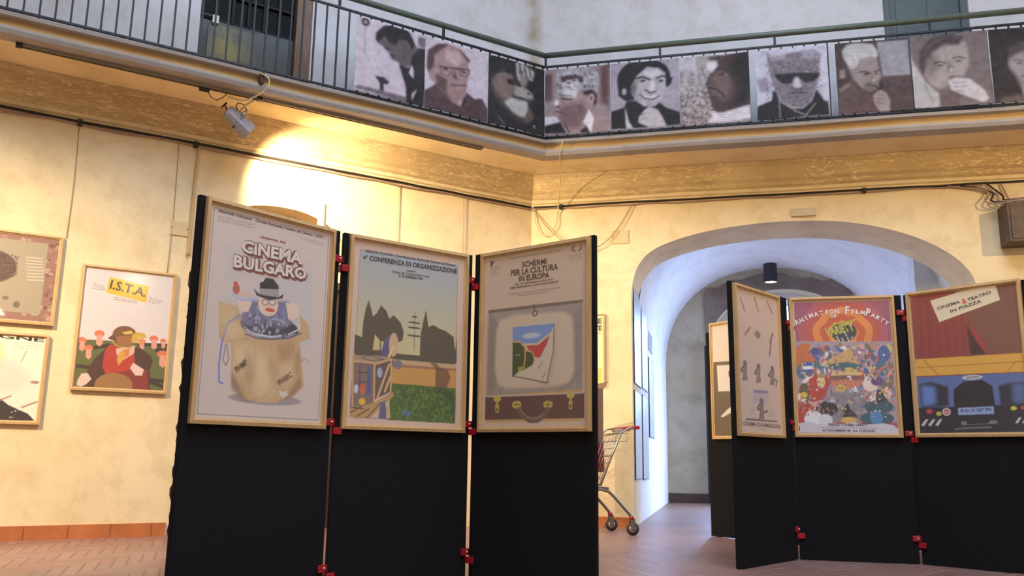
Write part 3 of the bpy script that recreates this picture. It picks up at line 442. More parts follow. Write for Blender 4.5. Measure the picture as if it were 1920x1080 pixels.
ART['schermi']=(300,[('P',(0.81,0.628,0.469),[(-0.1,-0.1),(1.1,-0.1),(1.1,1.1),(-0.1,1.1)],0,1),('P',(0.749,0.477,0.18),[(0.075,0.42),(0.925,0.42),(0.925,0.945),(0.075,0.945)],0,1),('P',(0.255,0.191,0.148),[(0.0777,0.3264),(0.9358,0.3276),(0.9336,0.3441),(0.0781,0.3445)],0,1),('P',(0.477,0.397,0.334),[(0.0819,0.3447),(0.9282,0.3437),(0.9239,0.7891),(0.0831,0.8011)],0,1),('P',(0.356,0.283,0.245),[(0.0819,0.3447),(0.1602,0.3961),(0.1663,0.7503),(0.0831,0.8011)],0.02,0.7),('P',(0.367,0.32,0.299),[(0.9282,0.3437),(0.8522,0.3957),(0.8553,0.7151),(0.9239,0.7891)],0.02,0.7),('L',(0.246,0.199,0.197),0.0076,[(0.8032,0.7797),(0.922,0.6909)],0.6),('L',(0.246,0.199,0.197),0.0079,[(0.5805,0.7878),(0.603,0.7681)],0.6),('L',(0.246,0.199,0.197),0.0085,[(0.2037,0.7932),(0.2633,0.7249)],0.6),('L',(0.246,0.199,0.197),0.0078,[(0.7152,0.8009),(0.8466,0.7412)],0.6),('L',(0.246,0.199,0.197),0.0088,[(0.097,0.3493),(0.1731,0.4253)],0.6),('L',(0.246,0.199,0.197),0.0076,[(0.9225,0.4533),(0.781,0.5058)],0.6),('P',(0.828,0.678,0.499),[(0.1612,0.4532),(0.1911,0.3907),(0.3428,0.3679),(0.7808,0.3812),(0.8413,0.4085),(0.8554,0.4896),(0.8596,0.6889),(0.8195,0.7504),(0.6482,0.7706),(0.2639,0.7667),(0.1846,0.7437),(0.1525,0.6654)],0.012,1),('P',(0.255,0.199,0.148),[(0.647,0.5058),(0.6974,0.4406),(0.6923,0.5892),(0.6313,0.7621),(0.5802,0.7541)],0.03,0.5),('P',(0.155,0.142,0.148),[(0.3289,0.6921),(0.347,0.703),(0.6481,0.7525),(0.6311,0.7352)],0.01,1),('P',(0.255,0.41,0.821),[(0.3148,0.4366),(0.6895,0.4374),(0.6808,0.5075),(0.5444,0.5419),(0.3159,0.5209)],0,1),('E',(0.783,0.805,0.791),(0.4861,0.4909),0.081,0.0152,0.02,0.8),('P',(0.828,0.696,0.484),[(0.4396,0.5301),(0.5329,0.5345),(0.6807,0.4736),(0.6807,0.494),(0.5445,0.5522),(0.4397,0.5405)],0,1),('P',(0.698,0.071,0.07),[(0.4398,0.5426),(0.5502,0.5435),(0.6582,0.4962),(0.5907,0.5985),(0.5565,0.6142),(0.4987,0.6016)],0,1),('P',(0.065,0.101,0.03),[(0.3159,0.5209),(0.3924,0.5245),(0.4341,0.5645),(0.4233,0.6538),(0.3172,0.707)],0,1),('P',(0.061,0.11,0.031),[(0.4377,0.5715),(0.4868,0.575),(0.5162,0.616),(0.4991,0.6496),(0.4176,0.6742)],0,1),('L',(0.828,0.477,0.13),0.0121,[(0.3158,0.5139),(0.3864,0.5193),(0.4305,0.5539),(0.4345,0.599),(0.4233,0.6538)],1),('L',(0.828,0.549,0.189),0.0094,[(0.44,0.5682),(0.4985,0.581),(0.5173,0.616),(0.5129,0.6398)],1),('E',(0.828,0.95,0.95),(0.3551,0.5903),0.006,0.0028,0,1),('E',(0.828,0.95,0.95),(0.3789,0.5899),0.0059,0.0027,0,1),('E',(0.414,0.41,0.083),(0.3998,0.6633),0.0353,0.011,0,1),('P',(0.828,0.713,0.546),[(0.6895,0.4401),(0.6811,0.5887),(0.6255,0.7451),(0.4881,0.7244),(0.335,0.7006),(0.4643,0.6655),(0.5565,0.6244),(0.6245,0.5456)],0,1),('L',(0.155,0.119,0.113),0.0068,[(0.6895,0.4401),(0.6811,0.5887),(0.6255,0.7451),(0.4881,0.7244),(0.3291,0.7025)],1),('L',(0.303,0.253,0.211),0.0114,[(0.5852,0.6391),(0.5568,0.6652)],0.6),('L',(0.255,0.199,0.189),0.0113,[(0.614,0.6942),(0.5914,0.7206)],0.7),('P',(0.166,0.075,0.063),[(0.0657,0.8078),(0.9451,0.8014),(0.9447,0.9324),(0.0657,0.9325)],0,1),('L',(0.828,0.67,0.563),0.0087,[(0.0869,0.8061),(0.9376,0.8058)],1),('E',(0.123,0.096,0.083),(0.5177,0.3738),0.0255,0.0166,0,1),('E',(0.698,0.549,0.412),(0.5177,0.3738),0.0151,0.0104,0,1),('L',(0.139,0.101,0.089),0.0105,[(0.508,0.3225),(0.5129,0.3575)],1),('E',(0.783,0.588,0.113),(0.1797,0.8206),0.0366,0.0154,0,1),('L',(0.698,0.512,0.097),0.0196,[(0.1798,0.8276),(0.1816,0.8625)],1),('L',(0.783,0.588,0.13),0.0086,[(0.1656,0.8553),(0.1686,0.8902),(0.1906,0.8905),(0.1949,0.8557)],1),('E',(0.783,0.588,0.113),(0.8314,0.8166),0.0324,0.0144,0,1),('L',(0.698,0.512,0.097),0.0173,[(0.8314,0.8232),(0.8325,0.856)],1),('L',(0.783,0.588,0.13),0.0076,[(0.8184,0.8492),(0.8206,0.8821),(0.8401,0.8824),(0.8444,0.8497)],1),('E',(0.74,0.588,0.113),(0.3607,0.8549),0.0424,0.0206,0,1),('L',(0.139,0.096,0.024),0.006,[(0.3298,0.8544),(0.3914,0.8554)],1),('L',(0.139,0.096,0.024),0.0059,[(0.3605,0.8378),(0.3609,0.8721)],1),('E',(0.74,0.588,0.113),(0.6396,0.8595),0.0403,0.02,0,1),('L',(0.139,0.096,0.024),0.0057,[(0.6103,0.859),(0.6687,0.8599)],1),('L',(0.139,0.096,0.024),0.0057,[(0.6395,0.8427),(0.6397,0.8762)],1),('L',(0.211,0.132,0.089),0.0399,[(0.3846,0.8827),(0.426,0.9173),(0.4785,0.9381),(0.5473,0.9387),(0.6039,0.9158),(0.6352,0.8841)],1),('L',(0.356,0.244,0.18),0.0118,[(0.3963,0.8794),(0.4376,0.9106),(0.4899,0.9281),(0.5472,0.9273),(0.5926,0.909)],1),('T',(0.278,0.199,0.141),'Firenze  24-26 Novembre 1978  Palazzo  Verdi',(0.2721,0.0531),(0.7367,0.0533),0.0101,0.0),('T',(0.103,0.06,0.043),'SCHERMI',(0.3934,0.1092),(0.6206,0.1099),0.0298,0.03),('T',(0.103,0.06,0.043),'PER LA CULTURA',(0.2898,0.1473),(0.7218,0.1491),0.0308,0.03),('T',(0.103,0.06,0.043),'IN EUROPA',(0.3665,0.1864),(0.6456,0.1866),0.0305,0.03),('T',(0.155,0.101,0.078),"per un'organizzazione autonoma",(0.3297,0.2034),(0.6794,0.2031),0.0099,0.02),('T',(0.155,0.101,0.078),'della distribuzione e dei circuiti culturali',(0.2875,0.2217),(0.7238,0.2195),0.0115,0.02),('T',(0.303,0.221,0.168),'CONVEGNO NAZ. ORGANIZ. PROMOZIONE E TOSCANA',(0.265,0.2538),(0.7492,0.2527),0.0069,0.0),('T',(0.303,0.221,0.168),'28 SALA DEI GIGLI,MANIFESTI',(0.3629,0.2684),(0.646,0.2672),0.0068,0.0),('E',(0.103,0.06,0.043),(0.5053,0.0703),0.0057,0.0034,0,1),('E',(0.103,0.06,0.043),(0.5042,0.2344),0.0056,0.0034,0,1),('P',(0.103,0.06,0.043),[(0.0875,0.0425),(0.1012,0.0496),(0.1349,0.0389),(0.1047,0.0558),(0.1433,0.0553),(0.1117,0.0643),(0.1085,0.0777),(0.0915,0.0763)],0,1),('d',(0.278,0.199,0.148),(0.0883,0.0858),(0.1963,0.09),0.0047),('d',(0.278,0.199,0.148),(0.0884,0.0941),(0.1723,0.0961),0.0027),('d',(0.278,0.199,0.148),(0.0886,0.1023),(0.1885,0.1056),0.0028),('d',(0.278,0.199,0.148),(0.0887,0.1106),(0.1645,0.1118),0.0027),('d',(0.278,0.199,0.148),(0.0889,0.1188),(0.1807,0.1213),0.0028),('d',(0.278,0.199,0.148),(0.089,0.1271),(0.1567,0.1275),0.0027),('d',(0.303,0.221,0.168),(0.7909,0.0857),(0.9241,0.0854),0.0029),('d',(0.303,0.221,0.168),(0.8017,0.0948),(0.924,0.0927),0.0029),('d',(0.303,0.221,0.168),(0.8125,0.1038),(0.924,0.1),0.003),('d',(0.303,0.221,0.168),(0.8232,0.1129),(0.924,0.1073),0.0029),('d',(0.303,0.221,0.168),(0.8339,0.1219),(0.924,0.1146),0.0029),('L',(0.255,0.179,0.13),0.013,[(0.8624,0.0382),(0.8446,0.0457),(0.8476,0.0589),(0.8653,0.0661)],1),('L',(0.211,0.142,0.097),0.0117,[(0.9154,0.0379),(0.9183,0.0601),(0.8977,0.0673)],1)])
ART['animazione']=(220,[('P',(0.822,0.663,0.567),[(-0.1,-0.1),(1.1,-0.1),(1.1,1.1),(-0.1,1.1)],0,1),('L',(0.498,0.342,0.224),0.0327,[(0.1444,0.0932),(0.2152,0.1674)],1),('L',(0.498,0.342,0.224),0.0345,[(0.4495,0.066),(0.5154,0.1428)],1),('L',(0.498,0.342,0.224),0.0363,[(0.7356,0.0679),(0.8295,0.1346)],1),('L',(0.498,0.323,0.147),0.0334,[(0.3184,0.2797),(0.2141,0.3313)],1),('E',(0.365,0.283,0.214),(0.4814,0.3134),0.065,0.0263,0,1),('L',(0.307,0.23,0.19),0.0324,[(0.8275,0.2804),(0.7581,0.3458)],1),('L',(0.28,0.216,0.19),0.032,[(0.7781,0.3446),(0.7367,0.4376)],1),('E',(0.245,0.202,0.204),(0.1846,0.5221),0.0377,0.0168,0,1),('P',(0.245,0.202,0.204),[(0.1461,0.5335),(0.229,0.5271),(0.2142,0.5875),(0.2311,0.6343),(0.119,0.6411),(0.1552,0.583)],0,1),('L',(0.245,0.202,0.204),0.0261,[(0.1519,0.5475),(0.097,0.5761),(0.1627,0.5826)],1),('L',(0.657,0.575,0.549),0.015,[(0.1818,0.5461),(0.1795,0.6293)],0.7),('E',(0.245,0.202,0.204),(0.4719,0.5258),0.0377,0.0164,0,1),('P',(0.245,0.202,0.204),[(0.4332,0.5369),(0.5162,0.5307),(0.5007,0.5896),(0.5169,0.6353),(0.4047,0.642),(0.4417,0.5852)],0,1),('L',(0.245,0.202,0.204),0.0262,[(0.4388,0.5506),(0.3835,0.5785),(0.4491,0.5849)],1),('L',(0.657,0.575,0.549),0.015,[(0.4688,0.5492),(0.4654,0.6304)],0.7),('E',(0.245,0.202,0.204),(0.7785,0.5253),0.0397,0.0168,0,1),('P',(0.245,0.202,0.204),[(0.7376,0.5367),(0.8251,0.5303),(0.8079,0.5908),(0.8244,0.6377),(0.7061,0.6445),(0.7458,0.5862)],0,1),('L',(0.245,0.202,0.204),0.0276,[(0.7433,0.5507),(0.6847,0.5794),(0.7537,0.5859)],1),('L',(0.657,0.575,0.549),0.0158,[(0.7749,0.5493),(0.7701,0.6326)],0.7),('L',(0.28,0.23,0.224),0.0239,[(0.7992,0.5959),(0.8842,0.6104),(0.8505,0.6474)],1),('P',(0.575,0.534,0.658),[(0.3138,0.6976),(0.6687,0.6891),(0.6559,0.7766),(0.3215,0.7797)],0.02,0.7),('L',(0.307,0.283,0.468),0.0293,[(0.3605,0.7006),(0.6447,0.6958)],1),('E',(0.245,0.202,0.204),(0.5076,0.7576),0.0414,0.0177,0,1),('P',(0.245,0.202,0.204),[(0.4653,0.7688),(0.5562,0.7638),(0.5391,0.8272),(0.5568,0.8769),(0.4339,0.8815),(0.4745,0.8211)],0,1),('L',(0.245,0.202,0.204),0.0287,[(0.4714,0.7837),(0.4109,0.8126),(0.4826,0.8209)],1),('L',(0.657,0.575,0.549),0.0164,[(0.5042,0.7829),(0.5003,0.8704)],0.7),('L',(0.255,0.216,0.214),0.0262,[(0.5153,0.8372),(0.63,0.8233)],1),('d',(0.498,0.421,0.379),(0.2673,0.8113),(0.3608,0.8113),0.0045),('d',(0.498,0.421,0.379),(0.6501,0.816),(0.7734,0.8155),0.0046),('d',(0.498,0.421,0.379),(0.2656,0.8247),(0.3591,0.8248),0.0045),('d',(0.498,0.421,0.379),(0.6481,0.8298),(0.7713,0.8295),0.0047),('d',(0.498,0.421,0.379),(0.264,0.8381),(0.3573,0.8383),0.0045),('d',(0.498,0.421,0.379),(0.6461,0.8437),(0.7691,0.8435),0.0046),('d',(0.498,0.421,0.379),(0.2623,0.8515),(0.3556,0.8518),0.0044),('d',(0.498,0.421,0.379),(0.6441,0.8575),(0.767,0.8575),0.0046),('L',(0.187,0.151,0.147),0.0175,[(0.1732,0.8885),(0.8327,0.8865)],1),('T',(0.148,0.116,0.121),"CINEMA D'ANIMAZIONE",(0.0988,0.9311),(0.9119,0.9342),0.026,0.02),('d',(0.307,0.24,0.24),(0.437,0.9511),(0.5928,0.9505),0.0067)])
ART['variety']=(240,[('P',(0.722,0.571,0.496),[(-0.1,-0.1),(1.1,-0.1),(1.1,1.1),(-0.1,1.1)],0,1),('P',(0.454,0.1,0.073),[(0.05,0.04),(0.955,0.04),(0.955,0.93),(0.05,0.93)],0,1),('R',[(0.454,0.13,0.043),(0.821,0.363,0.073),(0.662,0.13,0.056),(0.859,0.305,0.078),(0.598,0.114,0.086),(0.523,0.13,0.166),(0.39,0.114,0.186)],(0.5022,0.2805),0.07,0.05,0.04,0.955,0.42),('P',(0.454,0.363,0.413),[(0.0371,0.319),(0.9579,0.3324),(0.9527,0.8947),(0.0287,0.8889)],0,1),('S',[(0.722,0.186,0.073),(0.091,0.148,0.426),(0.766,0.612,0.166),(0.908,0.887,0.837),(0.152,0.148,0.166),(0.332,0.279,0.426),(0.56,0.13,0.1),(0.067,0.207,0.305),(0.232,0.186,0.13),(0.766,0.426,0.426)],(0.06,0.36,0.95,0.6),320,0.022,3),('S',[(0.908,0.887,0.837),(0.152,0.148,0.166),(0.332,0.279,0.426),(0.56,0.13,0.1),(0.067,0.207,0.305),(0.232,0.186,0.13),(0.766,0.426,0.426)],(0.06,0.55,0.95,0.8),110,0.035,4),('E',(0.051,0.069,0.078),(0.5113,0.2583),0.1242,0.0697,0,1),('L',(0.56,0.496,0.073),0.0179,[(0.387,0.2301),(0.4341,0.2004),(0.5684,0.1874),(0.6283,0.1711)],1),('T',(0.598,0.571,0.1),'VARIETY',(0.3496,0.2878),(0.6197,0.2427),0.0566,0.04),('L',(0.859,0.939,0.837),0.0074,[(0.4422,0.2893),(0.4692,0.3243)],1),('L',(0.859,0.939,0.837),0.0074,[(0.493,0.3027),(0.5058,0.328)],1),('L',(0.859,0.939,0.837),0.0074,[(0.5186,0.2586),(0.5384,0.2876)],1),('L',(0.859,0.939,0.837),0.0073,[(0.5449,0.2991),(0.5571,0.33)],1),('L',(0.859,0.939,0.837),0.0072,[(0.581,0.3062),(0.5921,0.2954)],1),('P',(0.662,0.186,0.062),[(0.0495,0.3656),(0.1369,0.3285),(0.1968,0.348),(0.1623,0.404),(0.2492,0.4637),(0.1115,0.4709),(0.04,0.5032)],0,1),('P',(0.067,0.13,0.496),[(0.1115,0.4709),(0.1958,0.4678),(0.1981,0.5416),(0.114,0.5451)],0,1),('P',(0.908,0.939,0.939),[(0.1095,0.4994),(0.1981,0.4985),(0.1965,0.5212),(0.1078,0.5233)],0,1),('E',(0.067,0.148,0.394),(0.8733,0.4171),0.056,0.0568,0,1),('E',(0.56,0.305,0.253),(0.7861,0.3588),0.0369,0.0331,0,1),('E',(0.067,0.1,0.305),(0.2315,0.3949),0.0453,0.0273,0,1),('P',(0.679,0.426,0.166),[(0.3392,0.4665),(0.5537,0.3724),(0.6337,0.4644),(0.631,0.4976),(0.3371,0.4946)],0,1),('E',(0.057,0.166,0.207),(0.492,0.5047),0.1525,0.0289,0,1),('E',(0.766,0.571,0.13),(0.5418,0.5228),0.0407,0.0111,0,1),('E',(0.812,0.571,0.253),(0.51,0.5554),0.1592,0.0199,0,1),('E',(0.279,0.114,0.1),(0.5078,0.5831),0.1706,0.0177,0,1),('E',(0.722,0.253,0.148),(0.5043,0.6274),0.1447,0.031,0,1),('P',(0.766,0.533,0.1),[(0.431,0.6259),(0.503,0.644),(0.4909,0.7047),(0.4129,0.67)],0,1),('P',(0.908,0.939,0.95),[(0.5136,0.6941),(0.5905,0.6403),(0.6279,0.7125)],0,1),('P',(0.598,0.062,0.048),[(0.1561,0.5973),(0.235,0.5539),(0.3308,0.5788),(0.3788,0.5351),(0.3571,0.6243),(0.2892,0.7348),(0.1826,0.7556),(0.1512,0.665)],0,1),('E',(0.859,0.653,0.363),(0.2715,0.6112),0.0389,0.0448,0,1),('E',(0.454,0.305,0.186),(0.2797,0.5607),0.0419,0.0247,0,1),('E',(0.17,0.114,0.062),(0.1124,0.6756),0.0486,0.0565,0,1),('E',(0.859,0.571,0.073),(0.1028,0.7037),0.0365,0.0203,0,1),('P',(0.56,0.062,0.052),[(0.0426,0.7989),(0.1372,0.755),(0.1952,0.7894),(0.126,0.9119),(0.0355,0.9002)],0,1),('E',(0.908,0.742,0.653),(0.7275,0.6323),0.068,0.048,0,1),('E',(0.152,0.073,0.253),(0.7933,0.6097),0.0563,0.0326,0,1),('E',(0.039,0.038,0.048),(0.8261,0.7213),0.0559,0.054,0,1),('E',(0.908,0.653,0.496),(0.8848,0.6898),0.0361,0.0432,0,1),('P',(0.279,0.279,0.305),[(0.3677,0.6803),(0.6731,0.6859),(0.6276,0.8927),(0.3665,0.891)],0.01,1),('E',(0.034,0.034,0.041),(0.314,0.802),0.1033,0.051,0,1),('E',(0.908,0.918,0.939),(0.182,0.8676),0.0869,0.0557,0,1),('E',(0.766,0.788,0.837),(0.2933,0.8795),0.0666,0.0421,0,1),('P',(0.032,0.032,0.038),[(0.4767,0.7928),(0.5084,0.7602),(0.5339,0.8045),(0.6016,0.8598),(0.4569,0.8586)],0,1),('E',(0.766,0.496,0.13),(0.5134,0.881),0.0721,0.0241,0,1),('E',(0.039,0.114,0.166),(0.7356,0.7905),0.0704,0.039,0,1),('E',(0.039,0.114,0.166),(0.8555,0.7866),0.0694,0.0387,0,1),('E',(0.039,0.124,0.174),(0.7715,0.8666),0.1533,0.0485,0,1),('E',(0.091,0.279,0.571),(0.765,0.8612),0.0589,0.0495,0,1),('S',[(0.722,0.186,0.073),(0.091,0.148,0.426),(0.766,0.612,0.166),(0.908,0.887,0.837),(0.152,0.148,0.166),(0.332,0.279,0.426),(0.56,0.13,0.1),(0.067,0.207,0.305),(0.232,0.186,0.13),(0.766,0.426,0.426)],(0.07,0.42,0.95,0.86),380,0.008,77),('P',(0.696,0.67,0.76),[(0.0275,0.9058),(0.1276,0.8895),(0.2462,0.9125),(0.3513,0.8965),(0.4531,0.908),(0.5558,0.8922),(0.6547,0.9091),(0.7683,0.9043),(0.8248,0.8993),(0.9275,0.9159),(0.9635,0.9745),(0.0461,0.9675)],0,1),('T',(0.057,0.034,0.073),'FIRENZE - CINEMA VARIETY',(0.3169,0.9217),(0.6848,0.9233),0.0176,0.02),('T',(0.17,0.13,0.23),'Via del Madonnone - 7 Rip. Lungarno Pecori',(0.2474,0.9369),(0.7724,0.9388),0.0077,0),('T',(0.047,0.032,0.073),"4/7 NOVEMBRE '84  ore 15,30/24,00",(0.2606,0.9602),(0.7466,0.9613),0.0155,0.02),('d',(0.232,0.186,0.305),(0.0535,0.9709),(0.9634,0.9756),0.0056),('T',(0.95,0.95,0.939),'A',(0.0606,0.2041),(0.0978,0.1901),0.0393,0.03),('T',(0.95,0.95,0.939),'N',(0.1059,0.187),(0.1429,0.1731),0.0301,0.03),('T',(0.95,0.95,0.939),'I',(0.1511,0.1701),(0.1879,0.1562),0.0299,0.03),('T',(0.95,0.95,0.939),'M',(0.196,0.1532),(0.2348,0.1437),0.0299,0.03),('T',(0.95,0.95,0.939),'A',(0.2436,0.1423),(0.2836,0.136),0.0299,0.03),('T',(0.95,0.95,0.939),'T',(0.2923,0.1346),(0.3322,0.1283),0.0298,0.03),('T',(0.95,0.95,0.939),'I',(0.3409,0.1269),(0.3812,0.1249),0.032,0.03),('T',(0.95,0.95,0.939),'O',(0.3901,0.1247),(0.4304,0.124),0.0319,0.03),('T',(0.95,0.95,0.939),'N',(0.4392,0.1238),(0.4793,0.1231),0.0318,0.03),('T',(0.95,0.95,0.939),'F',(0.5366,0.1235),(0.5762,0.1255),0.0497,0.03),('T',(0.95,0.95,0.939),'I',(0.5848,0.126),(0.6242,0.128),0.0315,0.03),('T',(0.95,0.95,0.939),'L',(0.6328,0.1284),(0.6717,0.1318),0.0292,0.03),('T',(0.95,0.95,0.939),'M',(0.68,0.1333),(0.718,0.1402),0.0292,0.03),('T',(0.95,0.95,0.939),'P',(0.7263,0.1417),(0.7641,0.1486),0.0514,0.03),('T',(0.95,0.95,0.939),'A',(0.7724,0.1501),(0.8072,0.162),0.029,0.03),('T',(0.95,0.95,0.939),'R',(0.8143,0.1655),(0.8468,0.1814),0.0289,0.03),('T',(0.95,0.95,0.939),'T',(0.8539,0.1849),(0.8861,0.2007),0.0288,0.03),('T',(0.95,0.95,0.939),'Y',(0.8932,0.2042),(0.9253,0.2199),0.0287,0.03),('T',(0.95,0.939,0.939),'O',(0.3955,0.1575),(0.4226,0.157),0.0251,0.02),('T',(0.95,0.939,0.939),'F',(0.4285,0.1568),(0.4555,0.1563),0.025,0.02)])
ART['piazza']=(240,[('P',(0.482,0.4,0.335),[(-0.1,-0.1),(1.1,-0.1),(1.1,1.1),(-0.1,1.1)],0,1),('P',(0.271,0.086,0.057),[(0.045,0.05),(0.955,0.05),(0.955,0.9),(0.045,0.9)],0,1),('P',(0.353,0.057,0.044),[(0.0441,0.0081),(0.4482,0.0083),(0.5491,0.3204),(0.538,0.4678),(0.0462,0.4585)],0.03,1),('P',(0.256,0.098,0.061),[(0.536,0.005),(0.9717,0.0112),(0.9693,0.4808),(0.6654,0.4569),(0.584,0.2571)],0.03,1),('L',(0.223,0.045,0.04),0.0186,[(0.1242,0.0651),(0.1142,0.4441)],0.5),('L',(0.223,0.045,0.04),0.0183,[(0.2005,0.0765),(0.1919,0.4474)],0.5),('L',(0.223,0.045,0.04),0.0181,[(0.2758,0.0878),(0.2685,0.4507)],0.5),('L',(0.223,0.045,0.04),0.0178,[(0.3501,0.099),(0.344,0.454)],0.5),('L',(0.223,0.045,0.04),0.0176,[(0.4234,0.1099),(0.4185,0.4572)],0.5),('L',(0.223,0.045,0.04),0.0174,[(0.4957,0.1208),(0.492,0.4603)],0.5),('L',(0.219,0.116,0.071),0.0194,[(0.7291,0.0638),(0.7216,0.4593)],0.5),('L',(0.219,0.116,0.071),0.0191,[(0.7842,0.0683),(0.7773,0.4618)],0.5),('L',(0.219,0.116,0.071),0.0189,[(0.8522,0.0738),(0.846,0.4648)],0.5),('L',(0.219,0.116,0.071),0.0187,[(0.9193,0.0793),(0.9138,0.4678)],0.5),('P',(0.482,0.057,0.048),[(0.542,0.2436),(0.644,0.3799),(0.6744,0.4356),(0.6371,0.4556),(0.5512,0.2987)],0,1),('P',(0.071,0.032,0.03),[(0.5265,0.2536),(0.5758,0.3437),(0.6644,0.4677),(0.538,0.4678)],0.01,1),('P',(0.872,0.47,0.071),[(0.0481,0.47),(0.9695,0.4787),(0.9598,0.5969),(0.0433,0.5853)],0,1),('L',(0.414,0.205,0.044),0.0063,[(0.0418,0.5275),(0.965,0.5335)],1),('L',(0.297,0.163,0.054),0.0063,[(0.1261,0.4789),(0.2462,0.5914)],1),('L',(0.297,0.163,0.054),0.0054,[(0.895,0.5308),(0.8282,0.5928)],1),('P',(0.12,0.192,0.447),[(0.0472,0.5936),(0.9594,0.6022),(0.9416,0.8211),(0.0423,0.8122)],0,1),('P',(0.014,0.014,0.024),[(0.3616,0.804),(0.3654,0.6908),(0.4602,0.6369),(0.6205,0.6357),(0.6952,0.6759),(0.7047,0.8078)],0,1),('P',(0.025,0.029,0.052),[(0.0614,0.638),(0.1726,0.6293),(0.3224,0.6672),(0.3174,0.7921),(0.0662,0.8125)],0.01,1),('P',(0.181,0.336,0.832),[(0.0839,0.6501),(0.2077,0.6646),(0.2034,0.7793),(0.0846,0.7894)],0.02,0.8),('P',(0.021,0.026,0.052),[(0.7444,0.6771),(0.857,0.6582),(0.9547,0.6606),(0.9425,0.8103),(0.7475,0.8027)],0.01,1),('P',(0.162,0.279,0.631),[(0.8561,0.6689),(0.9511,0.6712),(0.9415,0.7888),(0.8489,0.7876)],0.02,0.6),('E',(0.677,0.701,0.728),(0.5357,0.6145),0.0865,0.0155,0.004,1),('T',(0.071,0.068,0.094),'LEONCINO',(0.4838,0.6219),(0.5932,0.6206),0.0134,0.02),('P',(0.018,0.019,0.037),[(0.0436,0.8006),(0.9434,0.7996),(0.9293,0.9723),(0.0401,0.9789)],0,1),('P',(0.341,0.47,0.779),[(0.3911,0.81),(0.6908,0.8054),(0.6893,0.8539),(0.391,0.8565)],0,1),('T',(0.071,0.086,0.188),'FI 01.N 257 PN',(0.4136,0.8408),(0.6709,0.8361),0.0204,0.02),('E',(0.767,0.72,0.728),(0.2903,0.833),0.0366,0.0252,0,1),('E',(0.482,0.081,0.066),(0.2903,0.833),0.0259,0.0171,0,1),('T',(0.913,0.95,0.95),'61',(0.2741,0.842),(0.3048,0.8411),0.0161,0.02),('E',(0.635,0.057,0.054),(0.139,0.8271),0.0282,0.0162,0,1),('E',(0.635,0.546,0.094),(0.2215,0.8439),0.0247,0.0139,0,1),('E',(0.721,0.674,0.066),(0.8487,0.8223),0.0247,0.0131,0,1),('E',(0.595,0.057,0.054),(0.9227,0.8209),0.0189,0.0129,0,1),('P',(0.677,0.674,0.678),[(0.0548,0.9177),(0.097,0.8804),(0.1257,0.8782),(0.0795,0.9248)],0,1),('P',(0.677,0.674,0.678),[(0.1183,0.9178),(0.16,0.8806),(0.1884,0.8784),(0.1428,0.9248)],0,1),('P',(0.677,0.674,0.678),[(0.1811,0.9178),(0.2223,0.8809),(0.2503,0.8787),(0.2053,0.9248)],0,1),('P',(0.677,0.674,0.678),[(0.8493,0.9137),(0.8822,0.8812),(0.9042,0.8802),(0.8682,0.9181)],0,1),('P',(0.677,0.674,0.678),[(0.9041,0.9138),(0.9367,0.8814),(0.9584,0.8804),(0.9229,0.9181)],0,1),('P',(0.246,0.228,0.221),[(0.4047,0.9008),(0.45,0.8953),(0.4627,0.9179),(0.631,0.9135),(0.6544,0.8936),(0.7111,0.8959),(0.7093,0.9158),(0.4176,0.9224)],0,1),('L',(0.201,0.192,0.212),0.0151,[(0.355,0.9464),(0.4605,0.9406),(0.6503,0.938)],1),('P',(0.95,0.818,0.543),[(0.2236,0.0761),(0.7339,0.0113),(0.7923,0.0079),(0.8231,0.1262),(0.2913,0.23)],0,1),('T',(0.097,0.086,0.1),'CINEMA',(0.282,0.1449),(0.4906,0.1139),0.0198,0.02),('T',(0.862,0.183,0.044),'&',(0.5073,0.1217),(0.5484,0.1161),0.0323,0.03),('T',(0.097,0.086,0.1),'TEATRO',(0.5549,0.109),(0.7587,0.0747),0.0193,0.02),('T',(0.097,0.086,0.1),'IN PIAZZA',(0.3993,0.1729),(0.6731,0.1254),0.0197,0.02)])
ART['bold_p']=(220,[('P',(0.779,0.683,0.591),[(-0.1,-0.1),(1.1,-0.1),(1.1,1.1),(-0.1,1.1)],0,1),('P',(0.123,0.095,0.058),[(0.0501,0.3409),(1.1413,0.3675),(1.0886,0.9933),(0.018,0.9839)],0,1),('P',(0.779,0.723,0.669),[(0.111,0.3736),(0.5629,0.3851),(0.8362,0.392),(0.8039,0.6102),(0.1224,0.5966)],0,1),('P',(0.123,0.095,0.058),[(0.3143,0.4286),(0.3953,0.4356),(0.4103,0.4802),(0.3166,0.4805)],0,1),('P',(0.123,0.095,0.058),[(0.426,0.5172),(0.8161,0.5273),(0.8039,0.6102),(0.4356,0.6029)],0,1),('P',(0.779,0.723,0.669),[(0.1395,0.5098),(0.2965,0.5139),(0.2871,0.597),(0.131,0.5939)],0,1),('P',(0.779,0.723,0.669),[(0.4555,0.6032),(0.8039,0.6102),(0.7733,0.8166),(0.4096,0.8148),(0.3957,0.7671),(0.1899,0.8166),(0.1498,0.8107),(0.2778,0.752),(0.4025,0.7108)],0,1),('E',(0.162,0.122,0.08),(0.5098,0.3283),0.1434,0.0296,0.004,1),('L',(0.162,0.122,0.08),0.0203,[(0.4824,0.2217),(0.5639,0.221)],1),('d',(0.59,0.537,0.485),(0.44,0.8538),(0.7681,0.8518),0.0055),('d',(0.59,0.537,0.485),(0.438,0.8703),(0.7657,0.8679),0.0055),('d',(0.59,0.537,0.485),(0.4359,0.8868),(0.7633,0.8841),0.0055)])
